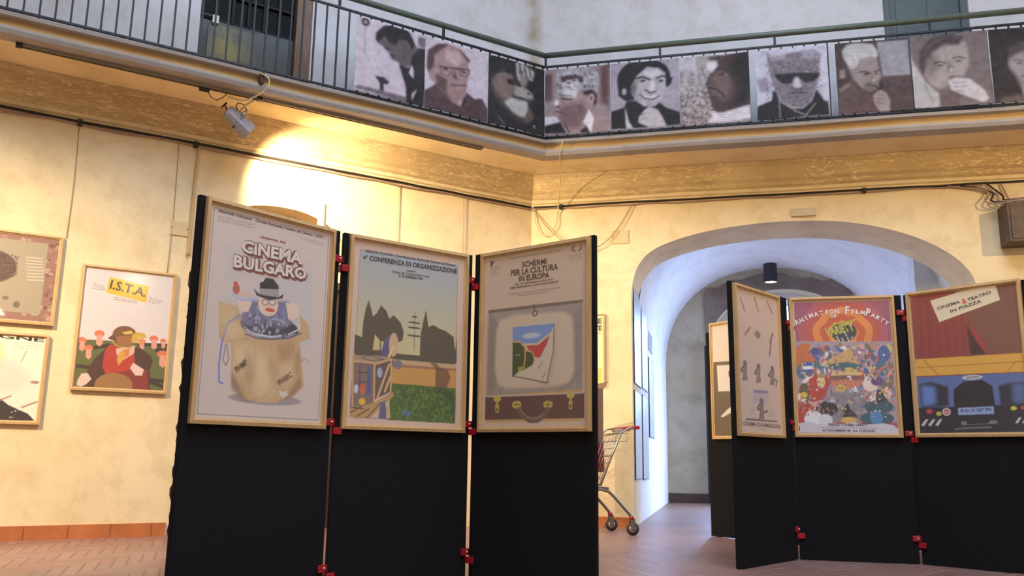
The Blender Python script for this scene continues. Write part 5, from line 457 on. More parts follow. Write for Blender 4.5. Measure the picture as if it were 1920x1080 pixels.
ART['b_sunglasses_man']=(150,[('P',(0.501,0.498,0.605),[(-0.1,-0.1),(1.1,-0.1),(1.1,1.1),(-0.1,1.1)],0,1),('P',(0.167,0.14,0.167),[(0.1629,0.0375),(0.2983,0.1023),(0.4485,0.08),(0.6214,0.0604),(0.8153,0.0561),(0.907,0.1153),(0.883,0.2971),(0.8867,0.4189),(0.814,0.6291),(0.7332,0.7895),(0.6224,0.8644),(0.4801,0.8543),(0.3402,0.7602),(0.252,0.5587),(0.1879,0.3302)],0.01,1),('P',(0.403,0.392,0.442),[(0.1755,0.0388),(0.3999,0.0623),(0.4439,0.1673),(0.2093,0.1312)],0.02,0.8),('P',(0.403,0.381,0.46),[(0.6214,0.0604),(0.8977,0.0772),(0.8777,0.1986),(0.6632,0.1769)],0.02,0.7),('S',[(0.048,0.037,0.045),(0.327,0.301,0.351)],(0.15,0.1,0.9,0.85),500,0.009,31),('P',(0.012,0.009,0.012),[(0.2491,0.3546),(0.5555,0.3642),(0.8887,0.3888),(0.8742,0.4299),(0.7982,0.5077),(0.6905,0.5226),(0.5987,0.4538),(0.5266,0.4474),(0.487,0.5051),(0.3891,0.515),(0.3186,0.4537)],0.003,1),('P',(0.489,0.461,0.52),[(0.5333,0.4358),(0.5821,0.4279),(0.6282,0.5657),(0.5671,0.5848),(0.5078,0.5677)],0.012,1),('L',(0.023,0.017,0.021),0.0192,[(0.4958,0.5667),(0.5657,0.6088),(0.6386,0.5907)],1),('L',(0.032,0.024,0.029),0.0217,[(0.4427,0.6533),(0.5637,0.6449),(0.6939,0.6613)],1),('P',(0.006,0.005,0.007),[(-0.0142,1.0007),(0.0062,0.7964),(0.2073,0.7261),(0.2263,0.5811),(0.2742,0.6095),(0.3281,0.7593),(0.4794,0.8662),(0.6217,0.8762),(0.7449,0.7904),(0.8264,0.6182),(0.9206,0.7799),(0.9764,0.8076),(0.9917,0.995)],0.004,1),('L',(0.327,0.301,0.327),0.0098,[(0.3116,0.7218),(0.3163,0.9979)],1),('L',(0.281,0.256,0.239),0.0142,[(0.502,0.8915),(0.663,0.9733),(0.8017,0.8182)],1),('P',(0.115,0.097,0.115),[(-0.0046,0.4254),(0.1608,0.3777),(0.1994,0.6279),(0.0518,0.5915)],0.02,0.7),('H','dot',0.16,4)])
ART['b_pipe_smoker']=(150,[('P',(0.048,0.029,0.029),[(-0.1,-0.1),(1.1,-0.1),(1.1,1.1),(-0.1,1.1)],0,1),('P',(0.281,0.274,0.308),[(0.5785,0.0267),(0.9885,0.0386),(0.9842,0.5236),(0.6278,0.5123)],0.004,1),('P',(0.069,0.042,0.041),[(0.6165,0.5112),(0.9842,0.5236),(0.9909,1.0175),(0.6423,1.0251)],0.006,1),('P',(0.264,0.216,0.209),[(0.155,0.2038),(0.242,0.1183),(0.5152,0.1363),(0.5747,0.2716),(0.5836,0.4018),(0.6046,0.5219),(0.5679,0.5657),(0.55,0.6708),(0.4562,0.71),(0.3326,0.6629),(0.2262,0.5211),(0.1683,0.3481)],0.012,1),('P',(0.465,0.461,0.465),[(0.103,0.1151),(0.1665,0.0391),(0.2948,0.0181),(0.5203,0.0551),(0.5867,0.1675),(0.5649,0.2471),(0.4875,0.2154),(0.3362,0.2584),(0.2711,0.3704),(0.212,0.3883),(0.16,0.2995),(0.1187,0.2237)],0.012,1),('L',(0.281,0.265,0.272),0.0138,[(0.1509,0.0965),(0.2909,0.0765),(0.437,0.1161)],0.6),('L',(0.281,0.265,0.272),0.0138,[(0.1344,0.1659),(0.2364,0.2005),(0.2636,0.3102)],0.6),('L',(0.281,0.265,0.272),0.0137,[(0.2862,0.1467),(0.4347,0.151),(0.5453,0.1982)],0.6),('L',(0.045,0.027,0.027),0.0275,[(0.3249,0.4293),(0.3939,0.4302),(0.4606,0.4605)],1),('L',(0.045,0.027,0.027),0.0226,[(0.5187,0.4425),(0.5769,0.4188)],1),('E',(0.037,0.022,0.023),(0.403,0.4667),0.0387,0.0142,0.01,1),('E',(0.037,0.022,0.023),(0.5398,0.4683),0.0249,0.0117,0.01,1),('P',(0.137,0.097,0.095),[(0.4825,0.4745),(0.5113,0.5603),(0.4751,0.5925),(0.4546,0.5549)],0.015,1),('E',(0.377,0.32,0.308),(0.5,0.5592),0.0295,0.0189,0.01,1),('P',(0.161,0.123,0.12),[(0.3595,0.6055),(0.4197,0.5634),(0.5318,0.5978),(0.55,0.6708),(0.4554,0.7219),(0.3548,0.6769)],0.02,1),('L',(0.034,0.02,0.021),0.0137,[(0.4162,0.6168),(0.5175,0.644)],1),('P',(0.077,0.049,0.048),[(0.2163,0.4962),(0.256,0.5959),(0.3647,0.7017),(0.4988,0.7616),(0.4715,0.831),(0.3041,0.7443),(0.1966,0.6143)],0.02,1),('L',(0.009,0.005,0.006),0.0227,[(0.5069,0.6312),(0.5606,0.6837),(0.6016,0.6637)],1),('P',(0.009,0.005,0.006),[(0.577,0.6021),(0.6228,0.5945),(0.6171,0.6888),(0.5719,0.6847)],0.004,1),('P',(0.095,0.055,0.052),[(0.0167,0.6704),(0.1883,0.5655),(0.2297,0.6414),(0.3271,0.7464),(0.4958,0.8092),(0.5515,1.0178),(-0.0066,0.9975)],0.008,1),('P',(0.201,0.146,0.137),[(0.0176,0.6583),(0.1643,0.5753),(0.185,0.6133),(0.0385,0.6966)],0.01,1),('L',(0.042,0.024,0.025),0.0162,[(0.1718,0.6361),(0.2878,0.8152),(0.323,0.9873)],0.7),('P',(0.308,0.248,0.231),[(0.4752,0.7715),(0.5358,0.7171),(0.5938,0.6986),(0.6586,0.752),(0.6966,0.8742),(0.6896,0.993),(0.553,0.9939),(0.4913,0.8807)],0.008,1),('L',(0.105,0.07,0.069),0.0102,[(0.5215,0.7636),(0.6234,0.7726)],1),('L',(0.105,0.07,0.069),0.0102,[(0.5072,0.8101),(0.6424,0.8338)],1),('L',(0.105,0.07,0.069),0.0103,[(0.5148,0.8707),(0.6505,0.8882)],1),('P',(0.239,0.186,0.174),[(0.05,0.38),(0.12,0.38),(0.12,0.5),(0.05,0.5)],0.005,1),('H','line',0.16,4)])
ART['b_man_leaning_on_fist']=(150,[('P',(0.161,0.128,0.131),[(-0.1,-0.1),(1.1,-0.1),(1.1,1.1),(-0.1,1.1)],0,1),('P',(0.403,0.392,0.403),[(-0.0126,0.2582),(0.1229,0.5528),(0.1806,0.6645),(0.3204,0.8019),(0.3396,0.9917),(-0.0001,0.9922)],0.01,1),('P',(0.327,0.283,0.272),[(0.1746,0.2329),(0.3244,0.0743),(0.5585,0.0566),(0.7187,0.1384),(0.7544,0.3539),(0.7135,0.4971),(0.6453,0.596),(0.5614,0.6205),(0.5026,0.5736),(0.4521,0.7064),(0.344,0.7615),(0.2131,0.6563),(0.1576,0.5127),(0.1452,0.3604)],0.015,1),('P',(0.058,0.042,0.045),[(0.0983,0.4212),(0.1206,0.2276),(0.2509,0.0445),(0.5002,-0.0148),(0.7036,0.062),(0.6338,0.1721),(0.4469,0.1524),(0.3148,0.2253),(0.2309,0.3684),(0.1816,0.4717),(0.1443,0.5545)],0.02,1),('P',(0.174,0.14,0.137),[(0.1989,0.3654),(0.3134,0.2467),(0.3686,0.3812),(0.317,0.5262),(0.2164,0.6032)],0.04,1),('L',(0.148,0.117,0.12),0.0151,[(0.1618,0.2643),(0.279,0.113),(0.4533,0.0558)],0.6),('L',(0.148,0.117,0.12),0.015,[(0.2002,0.3439),(0.3168,0.193),(0.4909,0.1247)],0.6),('L',(0.042,0.027,0.029),0.0186,[(0.5389,0.3438),(0.6228,0.3306),(0.6928,0.3585)],1),('L',(0.042,0.027,0.029),0.019,[(0.304,0.3966),(0.3798,0.3715),(0.4516,0.3995)],1),('E',(0.048,0.031,0.034),(0.6085,0.3875),0.0368,0.0126,0.008,1),('E',(0.048,0.031,0.034),(0.3763,0.4247),0.0378,0.0127,0.008,1),('P',(0.148,0.112,0.115),[(0.4902,0.3711),(0.5296,0.4809),(0.5047,0.5421),(0.4491,0.5162)],0.02,1),('E',(0.442,0.403,0.398),(0.5075,0.5001),0.0248,0.021,0.01,1),('L',(0.066,0.042,0.045),0.0145,[(0.4591,0.6017),(0.5423,0.598),(0.6045,0.5926)],1),('P',(0.514,0.486,0.526),[(0.4556,0.6541),(0.5413,0.6136),(0.7233,0.644),(0.8912,0.8115),(0.9416,0.9271),(0.8789,0.9737),(0.744,0.914),(0.5879,0.8312),(0.4892,0.7721)],0.008,1),('L',(0.167,0.134,0.137),0.0092,[(0.5161,0.6799),(0.6799,0.6822)],1),('L',(0.167,0.134,0.137),0.0092,[(0.5228,0.7327),(0.6856,0.7449)],1),('L',(0.167,0.134,0.137),0.0092,[(0.5398,0.7862),(0.6509,0.8045)],1),('P',(0.115,0.079,0.077),[(0.3531,0.7832),(0.4878,0.7928),(0.5865,0.8518),(0.5771,0.9855),(0.3292,0.991)],0.02,1),('L',(0.167,0.14,0.137),0.0213,[(0.158,0.6841),(0.2482,0.9442)],0.7),('H','dot',0.16,4)])
ART['b_man_dark_background']=(150,[('P',(0.023,0.015,0.015),[(-0.1,-0.1),(1.1,-0.1),(1.1,1.1),(-0.1,1.1)],0,1),('E',(0.281,0.256,0.281),(0.4371,0.4901),0.2159,0.2734,0.03,1),('P',(0.023,0.015,0.015),[(-0.0125,0.3079),(0.1858,0.4633),(0.3317,0.6939),(0.3962,0.9665),(-0.0276,0.9887)],0.03,1),('P',(0.46,0.432,0.46),[(0.35,0.7367),(0.5004,0.7722),(0.6342,0.9889),(0.3962,0.9665)],0.02,1),('P',(0.11,0.079,0.077),[(0.0888,0.9375),(0.3141,0.8972),(0.4153,0.999),(0.0834,0.999)],0.03,1),('P',(0.066,0.049,0.052),[(0.2087,0.4555),(0.2466,0.275),(0.3746,0.1974),(0.5479,0.2172),(0.6675,0.3423),(0.6646,0.5042),(0.6186,0.4079),(0.4511,0.3284),(0.2934,0.3723)],0.02,1),('P',(0.125,0.097,0.1),[(0.4484,0.3587),(0.6731,0.4037),(0.6419,0.644),(0.5445,0.7664),(0.4354,0.7657),(0.5177,0.57)],0.04,1),('L',(0.048,0.031,0.034),0.0153,[(0.2982,0.4446),(0.3541,0.4352),(0.4072,0.4563)],1),('L',(0.048,0.031,0.034),0.0151,[(0.5048,0.4668),(0.5605,0.4524),(0.613,0.4733)],1),('E',(0.037,0.024,0.027),(0.3554,0.4834),0.0305,0.0102,0.008,1),('E',(0.037,0.024,0.027),(0.5566,0.4978),0.0302,0.0101,0.008,1),('L',(0.137,0.102,0.105),0.013,[(0.448,0.4913),(0.4293,0.5812),(0.4714,0.6009)],1),('L',(0.066,0.039,0.042),0.0175,[(0.3679,0.6566),(0.443,0.6766),(0.5203,0.6671)],1),('P',(0.201,0.165,0.167),[(0.3098,0.6917),(0.4354,0.7657),(0.5704,0.718),(0.4952,0.8329),(0.3648,0.8201)],0.03,1),('H','dot',0.16,4)])
def textmesh(s, bold):
    cu = bpy.data.curves.new('t', 'FONT'); cu.body = s; cu.size = 1; cu.resolution_u = 2; cu.offset = bold
    o = bpy.data.objects.new('t', cu); COL.objects.link(o)
    bpy.context.view_layer.update()
    me = bpy.data.meshes.new_from_object(o.evaluated_get(bpy.context.evaluated_depsgraph_get()))
    V = np.array([v.co[:] for v in me.vertices]).reshape(-1, 3); F = [tuple(p.vertices) for p in me.polygons]
    bpy.data.objects.remove(o); bpy.data.curves.remove(cu); bpy.data.meshes.remove(me)
    return V, F
def inside(pts, X, Y):
    r = np.zeros(X.shape, bool); n = len(pts)
    for i in range(n):
        x0, y0 = pts[i]; x1, y1 = pts[(i + 1) % n]
        if y0 == y1: continue
        r ^= ((Y >= min(y0, y1)) & (Y < max(y0, y1)) & (X < (x1 - x0) * (Y - y0) / (y1 - y0) + x0))
    return r
def blur(a, k):
    for ax in (0, 1):
        for _ in range(2):
            c = np.cumsum(np.concatenate([np.repeat(np.take(a, [0], ax), k + 1, ax), a, np.repeat(np.take(a, [-1], ax), k, ax)], ax), ax)
            n = a.shape[ax]; a = (np.take(c, range(2 * k + 1, 2 * k + 1 + n), ax) - np.take(c, range(0, n), ax)) / (2 * k + 1)
    return a
def artwork(name, key, w, h, u0, u1, v0, v1, mat, parent, M, flat=True):
    """printed sheet; w,h = full outer size, (u0..v1) = the part shown. local x right, z up, front -y, origin at the centre"""
    res, cmds = ART[key]; SS = 2
    nx = int((u1 - u0) * w * res); ny = int((v1 - v0) * h * res)
    U, V = np.meshgrid(u0 + (u1 - u0) * (np.arange(nx * SS) + .5) / (nx * SS), v0 + (v1 - v0) * (np.arange(ny * SS) + .5) / (ny * SS))
    img = np.zeros(U.shape + (3,)); asp = h / w; rg = np.random.RandomState(5); txt = []
    def put(mask, col, a=1.0):
        mk = (mask * a)[..., None]; img[:] = img * (1 - mk) + np.array(col) * mk
    for c in cmds:
        kk = c[0]
        if kk == 'P':
            mk = inside(c[2], U, V).astype(float)
            if c[3]: mk = blur(mk, max(1, int(c[3] * w * res * SS)))
            put(mk, c[1], c[4])
        elif kk == 'E':
            (cx, cy), ru, rv = c[2], max(c[3], 1e-4), max(c[4], 1e-4)
            d = np.sqrt(((U - cx) / ru) ** 2 + ((V - cy) / rv) ** 2); s_ = max(c[5] / max(ru, .01), .02)
            put(np.clip((1 - d) / s_ + .5, 0, 1), c[1], c[6])
        elif kk == 'L':
            P_ = c[3]; best = np.full(U.shape, 9.0)
            for (xa, ya), (xb, yb) in zip(P_[:-1], P_[1:]):
                dx, dy = xb - xa, (yb - ya) * asp; q = dx * dx + dy * dy + 1e-12
                t = np.clip(((U - xa) * dx + (V - ya) * asp * dy) / q, 0, 1)
                best = np.minimum(best, np.hypot(U - xa - t * dx, (V - ya) * asp - t * dy))
            wd = c[2] / 2; px = 1 / (w * res * SS); put(np.clip((wd - best) / px + .5, 0, 1), c[1], c[4])
        elif kk == 'Gr':
            a, b_, x0, y0, x1, y1 = c[1:]; mk = (U > x0) & (U < x1) & (V > y0) & (V < y1); t = np.clip((V - y0) / (y1 - y0), 0, 1)[..., None]
            img[mk] = (np.array(a) * (1 - t) + np.array(b_) * t)[mk]
        elif kk == 'R':
            cs, (cx, cy), st, x0, y0, x1, y1 = c[1:]; d = np.hypot(U - cx, (V - cy) * asp) + .01 * np.sin(np.arctan2(V - cy, U - cx) * 9)
            idx = np.minimum((d / st).astype(int), len(cs) - 1); mk = (U > x0) & (U < x1) & (V > y0) & (V < y1)
            img[mk] = np.array(cs)[idx][mk]
        elif kk == 'S':
            cs, (x0, y0, x1, y1), n, r_, sd = c[1:]; g = np.random.RandomState(sd)
            for i in range(n):
                cx, cy = g.uniform(x0, x1), g.uniform(y0, y1); ra, rb = r_ * g.uniform(.5, 1.3), r_ * g.uniform(.5, 1.3)
                iu0 = max(0, int((cx - ra * 1.2 - u0) / (u1 - u0) * nx * SS)); iu1 = int((cx + ra * 1.2 - u0) / (u1 - u0) * nx * SS) + 1
                iv0 = max(0, int((cy - rb * 1.2 - v0) / (v1 - v0) * ny * SS)); iv1 = int((cy + rb * 1.2 - v0) / (v1 - v0) * ny * SS) + 1
                if iu1 <= iu0 or iv1 <= iv0: continue
                sl = (slice(iv0, iv1), slice(iu0, iu1)); mk = ((U[sl] - cx) / ra) ** 2 + ((V[sl] - cy) / rb) ** 2 < 1
                img[sl][mk] = cs[g.randint(len(cs))]
        elif kk == 'D':
            col, (x0, y0, x1, y1), st, r_ = c[1:]; a = (U + V * asp) / st; b_ = (U - V * asp) / st
            mk = (np.hypot(a - np.round(a), b_ - np.round(b_)) < r_ / st * 1.3) & (U > x0) & (U < x1) & (V > y0) & (V < y1); put(mk.astype(float), col)
        elif kk == 'd':
            (xa, ya), (xb, yb), hh = c[2], c[3], c[4]; x = xa; g = random.Random(int(xa * 1e4 + ya * 7e4))
            while x < xb - 1e-3:
                ln = g.uniform(.012, .04); e = min(xb, x + ln); f = lambda q: ya + (yb - ya) * (q - xa) / (xb - xa)
                mk = inside([(x, f(x) - hh), (e, f(e) - hh), (e, f(e)), (x, f(x))], U, V).astype(float); put(mk, c[1], .75); x = e + .006
        elif kk == 'H':
            img = blur(img, max(1, int(.012 * w * res * SS))); lo = rg.normal(0, 1, (ny * SS, nx * SS)); lo = blur(lo, 5) * 6; img = np.clip(img * (1 + .16 * lo)[..., None] + .008 * lo[..., None], 0, 1)
            Px = np.arange(nx * SS) / SS; Py = np.arange(ny * SS) / SS; XX, YY = np.meshgrid(Px, Py)
            if c[1] == 'line': f = 1 + c[2] * np.sin(YY * 2 * np.pi / c[3] + .15 * np.sin(XX))
            else: f = 1 + c[2] * 1.3 * np.sin((XX + YY) * 2 * np.pi / (c[3] * 1.4)) * np.sin((XX - YY) * 2 * np.pi / (c[3] * 1.4))
            f = f + rg.normal(0, .05, f.shape); img = img * f[..., None]
        elif kk == 'T': txt.append(c)
    img = img.reshape(ny, SS, nx, SS, 3).mean((1, 3)); img = np.clip(img, 0.005, .95)
    W_, H_ = (u1 - u0) * w, (v1 - v0) * h; X0 = (u0 - .5) * w; Z0 = (.5 - v0) * h
    gx, gz = np.meshgrid(X0 + W_ * np.arange(nx) / (nx - 1), Z0 - H_ * np.arange(ny) / (ny - 1))
    gy = np.zeros_like(gx) if flat else .006 * np.sin(gx * 9 + key.__len__()) + .005 * np.sin(gz * 7)
    verts = [np.stack([gx.ravel(), gy.ravel(), gz.ravel()], 1)]; cols = [img.reshape(-1, 3)]
    i = np.arange(nx * ny).reshape(ny, nx); q = np.stack([i[1:, :-1], i[1:, 1:], i[:-1, 1:], i[:-1, :-1]], -1).reshape(-1, 4)
    loops = [q.ravel()]; sizes = [np.full(len(q), 4)]; nv = nx * ny
    for ti, c in enumerate(txt):
        _, col, s_, a, b_, hv, bold = c; TV, TF = textmesh(s_, bold)
        if not len(TV): continue
        mn, mxx = TV[:, 0].min(), TV[:, 0].max()
        ax, az = (a[0] - .5) * w, (.5 - a[1]) * h; bx, bz = (b_[0] - .5) * w, (.5 - b_[1]) * h
        L = math.hypot(bx - ax, bz - az); dx, dz = (bx - ax) / L, (bz - az) / L
        nat = (mxx - mn) / .70 * hv * h * 1.15
        if len(s_) == 1 and nat < L: off_ = (L - nat) / 2; t = off_ + (TV[:, 0] - mn) / max(mxx - mn, 1e-6) * nat
        else: t = (TV[:, 0] - mn) / max(mxx - mn, 1e-6) * L
        y = TV[:, 1] / .70 * hv * h
        vv = np.stack([ax + dx * t - dz * y, np.full(len(t), -.0006 - .00025 * ti), az + dz * t + dx * y], 1)
        verts.append(vv); cols.append(np.tile(np.array(col), (len(vv), 1)))
        for f in TF: loops.append(np.array(f) + nv); sizes.append(np.array([len(f)]))
        nv += len(vv)
    verts = np.concatenate(verts); cols = np.concatenate(cols); loops = np.concatenate(loops); sizes = np.concatenate(sizes)
    me = bpy.data.meshes.new(name); me.vertices.add(len(verts)); me.vertices.foreach_set('co', verts.astype(np.float32).ravel())
    me.loops.add(len(loops)); me.loops.foreach_set('vertex_index', loops.astype(np.int32))
    me.polygons.add(len(sizes)); me.polygons.foreach_set('loop_start', np.concatenate([[0], np.cumsum(sizes)[:-1]]).astype(np.int32))
    me.update(calc_edges=True)
    at = me.attributes.new('ink', 'FLOAT_COLOR', 'POINT'); at.data.foreach_set('color', np.concatenate([cols, np.ones((len(cols), 1))], 1).astype(np.float32).ravel())
    me.materials.append(mat); me.validate()
    o = bpy.data.objects.new(name, me); COL.objects.link(o)
    if parent: o.parent = parent
    if M is not None: o.matrix_local = M
    return o
def framed(key, M, w, h, label, group=None, fw=.030, dp=.028, cat='poster', mat=None, tilt=0):
    """pale wooden frame with a print; M: origin on the support surface at the bottom centre of the frame"""
    t = thing('framed_poster', M, label, cat, group)
    mb = MB(); X = w / 2
    # mitred moulding with a small inner step
    for (ax, az, bx, bz) in ((-X, 0, X, 0), (X, 0, X, h), (X, h, -X, h), (-X, h, -X, 0)):
        V = []
        for (px, pz) in ((ax, az), (bx, bz)):
            sx = -1 if px > 0 else 1; sz = -1 if pz > h / 2 else 1
            for (o, y) in ((0, -.002), (0, -dp), (fw * .62, -dp - .003), (fw * .72, -dp + .008), (fw, -dp + .010), (fw, -.002)):
                V.append((px + sx * o, y, pz + sz * o))
        mb.add(V, [(j, (j + 1) % 6, 6 + (j + 1) % 6, 6 + j) for j in range(6)])
    mb.build('frame', mat or M_WOOD, t)
    MB().box(-X + .01, X - .01, -.010, -.002, .01, h - .01).build('backing', simple('backing_card', (150, 132, 110), .8), t)
    fu, fv = fw * .8 / w, fw * .8 / h
    artwork('print', key, w, h, fu, 1 - fu, fv, 1 - fv, M_PRINT, t, T((0, -.0135, h / 2)))
    return t

# ================================================================== EXHIBITION PANELS
def panel(a, b_, label, h=2.0, th=.030):
    ang = math.atan2(b_[1] - a[1], b_[0] - a[0]); w_ = math.hypot(b_[0] - a[0], b_[1] - a[1])
    M = frame(a[0], a[1], ang)
    t = thing('display_panel', M @ T((w_ / 2, 0, 0)), label, 'panel', None)
    MB().box(-w_ / 2, w_ / 2, 0, th, .004, h).build('board', M_BOARD, t, bevel=.003)
    for x in (-w_ / 2 + .06, w_ / 2 - .12): MB().box(x, x + .06, .004, th - .004, 0, .006).build('foot_pad', M_RUB, t)
    return M, w_
PN = {'P1': ((-1.572, 4.199), (-.999, 4.893)), 'P2': ((-.982, 4.917), (-.256, 5.458)), 'P3': ((-.238, 5.446), (.475, 4.889)),
      'Q1': ((1.57, 6.13), (2.185, 6.80)), 'Q2': ((2.197, 6.795), (3.008, 6.60)), 'Q3': ((3.024, 6.60), (3.63, 5.91)), 'B': ((1.975, 8.76), (2.47, 8.01))}
LAB = {'P1': ('tall black display panel, leftmost of the near zigzag, holding the bowler-hat poster', 'CINEMA BULGARO poster in pale wood frame on the leftmost near black panel'),
       'P2': ('tall black display panel, middle of the near zigzag, holding the cypress garden poster', 'CONFERENZA DI ORGANIZZAZIONE poster with cypress trees and lawn, pale wood frame'),
       'P3': ('tall black display panel, right end of the near zigzag, holding the suitcase poster', 'SCHERMI PER LA CULTURA IN EUROPA suitcase poster in pale wood frame'),
       'Q1': ('black display panel turned edgewise, left end of the far zigzag group', 'beige animation poster of small figure sketches on the steeply turned panel'),
       'Q2': ('black display panel, middle of the far zigzag, holding the orange crowd poster', 'orange and purple film party poster with a colourful crowd'),
       'Q3': ('black display panel at the right picture edge, holding the blue vehicle poster', 'CINEMA & TEATRO IN PIAZZA poster with red curtain and blue vehicle rear'),
       'B': ('black display panel standing alone behind the far zigzag, nearest the arch', 'brown and cream poster with a large letter P, half hidden behind the far panels')}
panel((2.49, 7.99), (3.36, 7.74), 'added plain black panel blocking daylight behind the left fold gap of the far zigzag')  # two plain panels added to keep daylight out of the fold gaps
panel((3.38, 7.73), (3.92, 7.02), 'added plain black panel blocking daylight behind the right fold gap of the far zigzag')
KEY = {'P1': 'bulgaro', 'P2': 'conferenza', 'P3': 'schermi', 'Q1': 'animazione', 'Q2': 'variety', 'Q3': 'piazza', 'B': 'bold_p'}
FR = {'P1': (.030, .847, .862, 1.993), 'P2': (.032, .862, .868, 1.993), 'P3': (.066, .885, .872, 1.989), 'Q1': (.02, .735, .896, 1.986),
      'Q2': (.004, .778, .911, 2.0), 'Q3': (.03, .835, .915, 2.01), 'B': (.076, .80, .932, 2.082)}
PM = {}
for kk in PN:
    M, w_ = panel(PN[kk][0], PN[kk][1], LAB[kk][0]); PM[kk] = (M, w_)
    x0, x1, z0, z1 = FR[kk]
    framed(KEY[kk], M @ T(((x0 + x1) / 2, -.001, z0)), x1 - x0, z1 - z0, LAB[kk][1], 'framed posters on the black panels')
# red hinge clamps joining neighbouring panels: a jaw on each edge, a pale screw
def clamp(kL, kR, z, label, first=None):
    ML_, wl = PM[kL]; MR_, _ = PM[kR]
    a = ML_ @ Vector((wl, 0, 0)); c = MR_ @ Vector((0, 0, 0)); mid = (a + c) / 2
    t = thing('panel_clamp', T((mid.x, mid.y, z)), label, 'clamp', 'red clamps joining the black panels')
    inv = Matrix.Translation((-mid.x, -mid.y, -z))
    for (M_, x0, x1, zz) in ((ML_, wl - .042, wl + .020, .032), (MR_, -.020, .042, -.014)):
        # U-shaped jaw gripping the board edge
        mb = MB(); xx = (x0, x1)
        mb.box(x0, x1, -.016, -.001, z + zz - .020, z + zz + .020); mb.box(x0, x1, .031, .046, z + zz - .020, z + zz + .020)
        ex = (wl + .002, wl + .020) if M_ is ML_ else (-.020, -.002)
        mb.box(ex[0], ex[1], -.016, .046, z + zz - .020, z + zz + .020)
        mb.build('jaw', M_RED, t, inv @ M_, bevel=.004)
    P = inv @ ML_ @ Matrix.Translation((wl - .005, -.016, z + .034)) @ Matrix.Rotation(R(90), 4, 'X')
    mb = MB().tube([(0, 0, -.001), (0, 0, .005)], .007, 12).tube([(0, 0, .005), (0, 0, .008)], .003, 8); mb.build('screw', M_SCREW, t, P)
for kL, kR, zs, where in (('P1', 'P2', (1.80, .87, .09), 'between the first two near panels'), ('P2', 'P3', (1.80, .89, .13), 'between the two right near panels'),
                          ('Q1', 'Q2', (1.77, .99, .19), 'in the left fold of the far panels'), ('Q2', 'Q3', (1.83, .91, .15), 'in the right fold of the far panels')):
    for z, pos in zip(zs, ('upper', 'middle', 'lower')):
        clamp(kL, kR, z, 'red plastic clamp %s, %s of three' % (where, pos))

# ================================================================== FRAMED POSTERS ON THE LEFT WALL
framed('ista', ML @ T((-4.33, -.012, 1.245)), .79, 1.11, 'I.S.T.A. poster of a beaked man in red vest on the left wall', None)
framed('curly_head', ML @ T((-5.38, -.012, 1.78)), .96, .79, 'poster of a curly dark head seen from behind, upper left on cream wall', None)
framed('sogne', ML @ T((-5.32, -.012, .94)), .80, .76, 'pale yellow poster with black torn shape, below the curly head poster', None)
framed('yellow_sheet', MR @ T((.47, -.012, 1.53)), .80, .82, 'yellow poster on the right wall, mostly hidden behind the suitcase poster panel', None, fw=.02)
# sheets along the passage wall, seen almost edge on
blank = MB
def sheet(y0, y1, z0, z1, label, x=1.17, side=1):
    t = thing('passage_poster', MR @ T((x, (y0 + y1) / 2, z0)) @ RZ(R(90) * side), label, 'poster', 'framed sheets along the passage walls')
    W_ = (y1 - y0) / 2; H_ = z1 - z0
    mb = MB().box(-W_, W_, -.016, -.002, 0, .012).box(-W_, W_, -.016, -.002, H_ - .012, H_).box(-W_, -W_ + .012, -.016, -.002, .012, H_ - .012).box(W_ - .012, W_, -.016, -.002, .012, H_ - .012)
    mb.build('frame', simple('dark_thin_frame', (70, 58, 56), .5), t)
    MB().box(-W_ + .012, W_ - .012, -.0155, -.004, .012, H_ - .012).build('print', simple('pale_glossy_sheet', (206, 212, 220), .3, coat=.4), t)
    return t
for y0, y1, z0, z1, lb in ((.16, .98, 1.58, 2.70, 'upper pale framed sheet nearest the arch mouth on the passage wall'), (1.12, 1.95, 1.60, 2.70, 'upper pale framed sheet second from the arch mouth'),
                           (.14, .95, .50, 1.50, 'lower pale framed sheet nearest the arch mouth on the passage wall'), (1.10, 1.90, .48, 1.52, 'lower pale framed sheet second from the arch mouth'),
                           (2.15, 2.95, 1.02, 2.10, 'pale framed sheet deepest along the passage wall')):
    sheet(y0, y1, z0, z1, lb)
sheet(.35, .75, 1.7, 2.72, 'pale framed sheet on the right jamb of the arch above the panels', 4.78, -1)
t = thing('dark_print', MR @ T((1.17, 2.55, 2.22)) @ RZ(R(90)), 'grey unframed print above the deepest sheet on the passage wall', 'poster')
MB().box(-.34, .34, -.006, -.001, 0, .62).build('print', plaster('grey_blotted_print', (150, 152, 160), (80, 80, 90), (190, 194, 200), 1.0, .4, 3), t)
MB().box(-.34, .34, -.012, -.006, 0, .01).box(-.34, .34, -.012, -.006, .61, .62).build('hanging_strip', M_IRON, t)

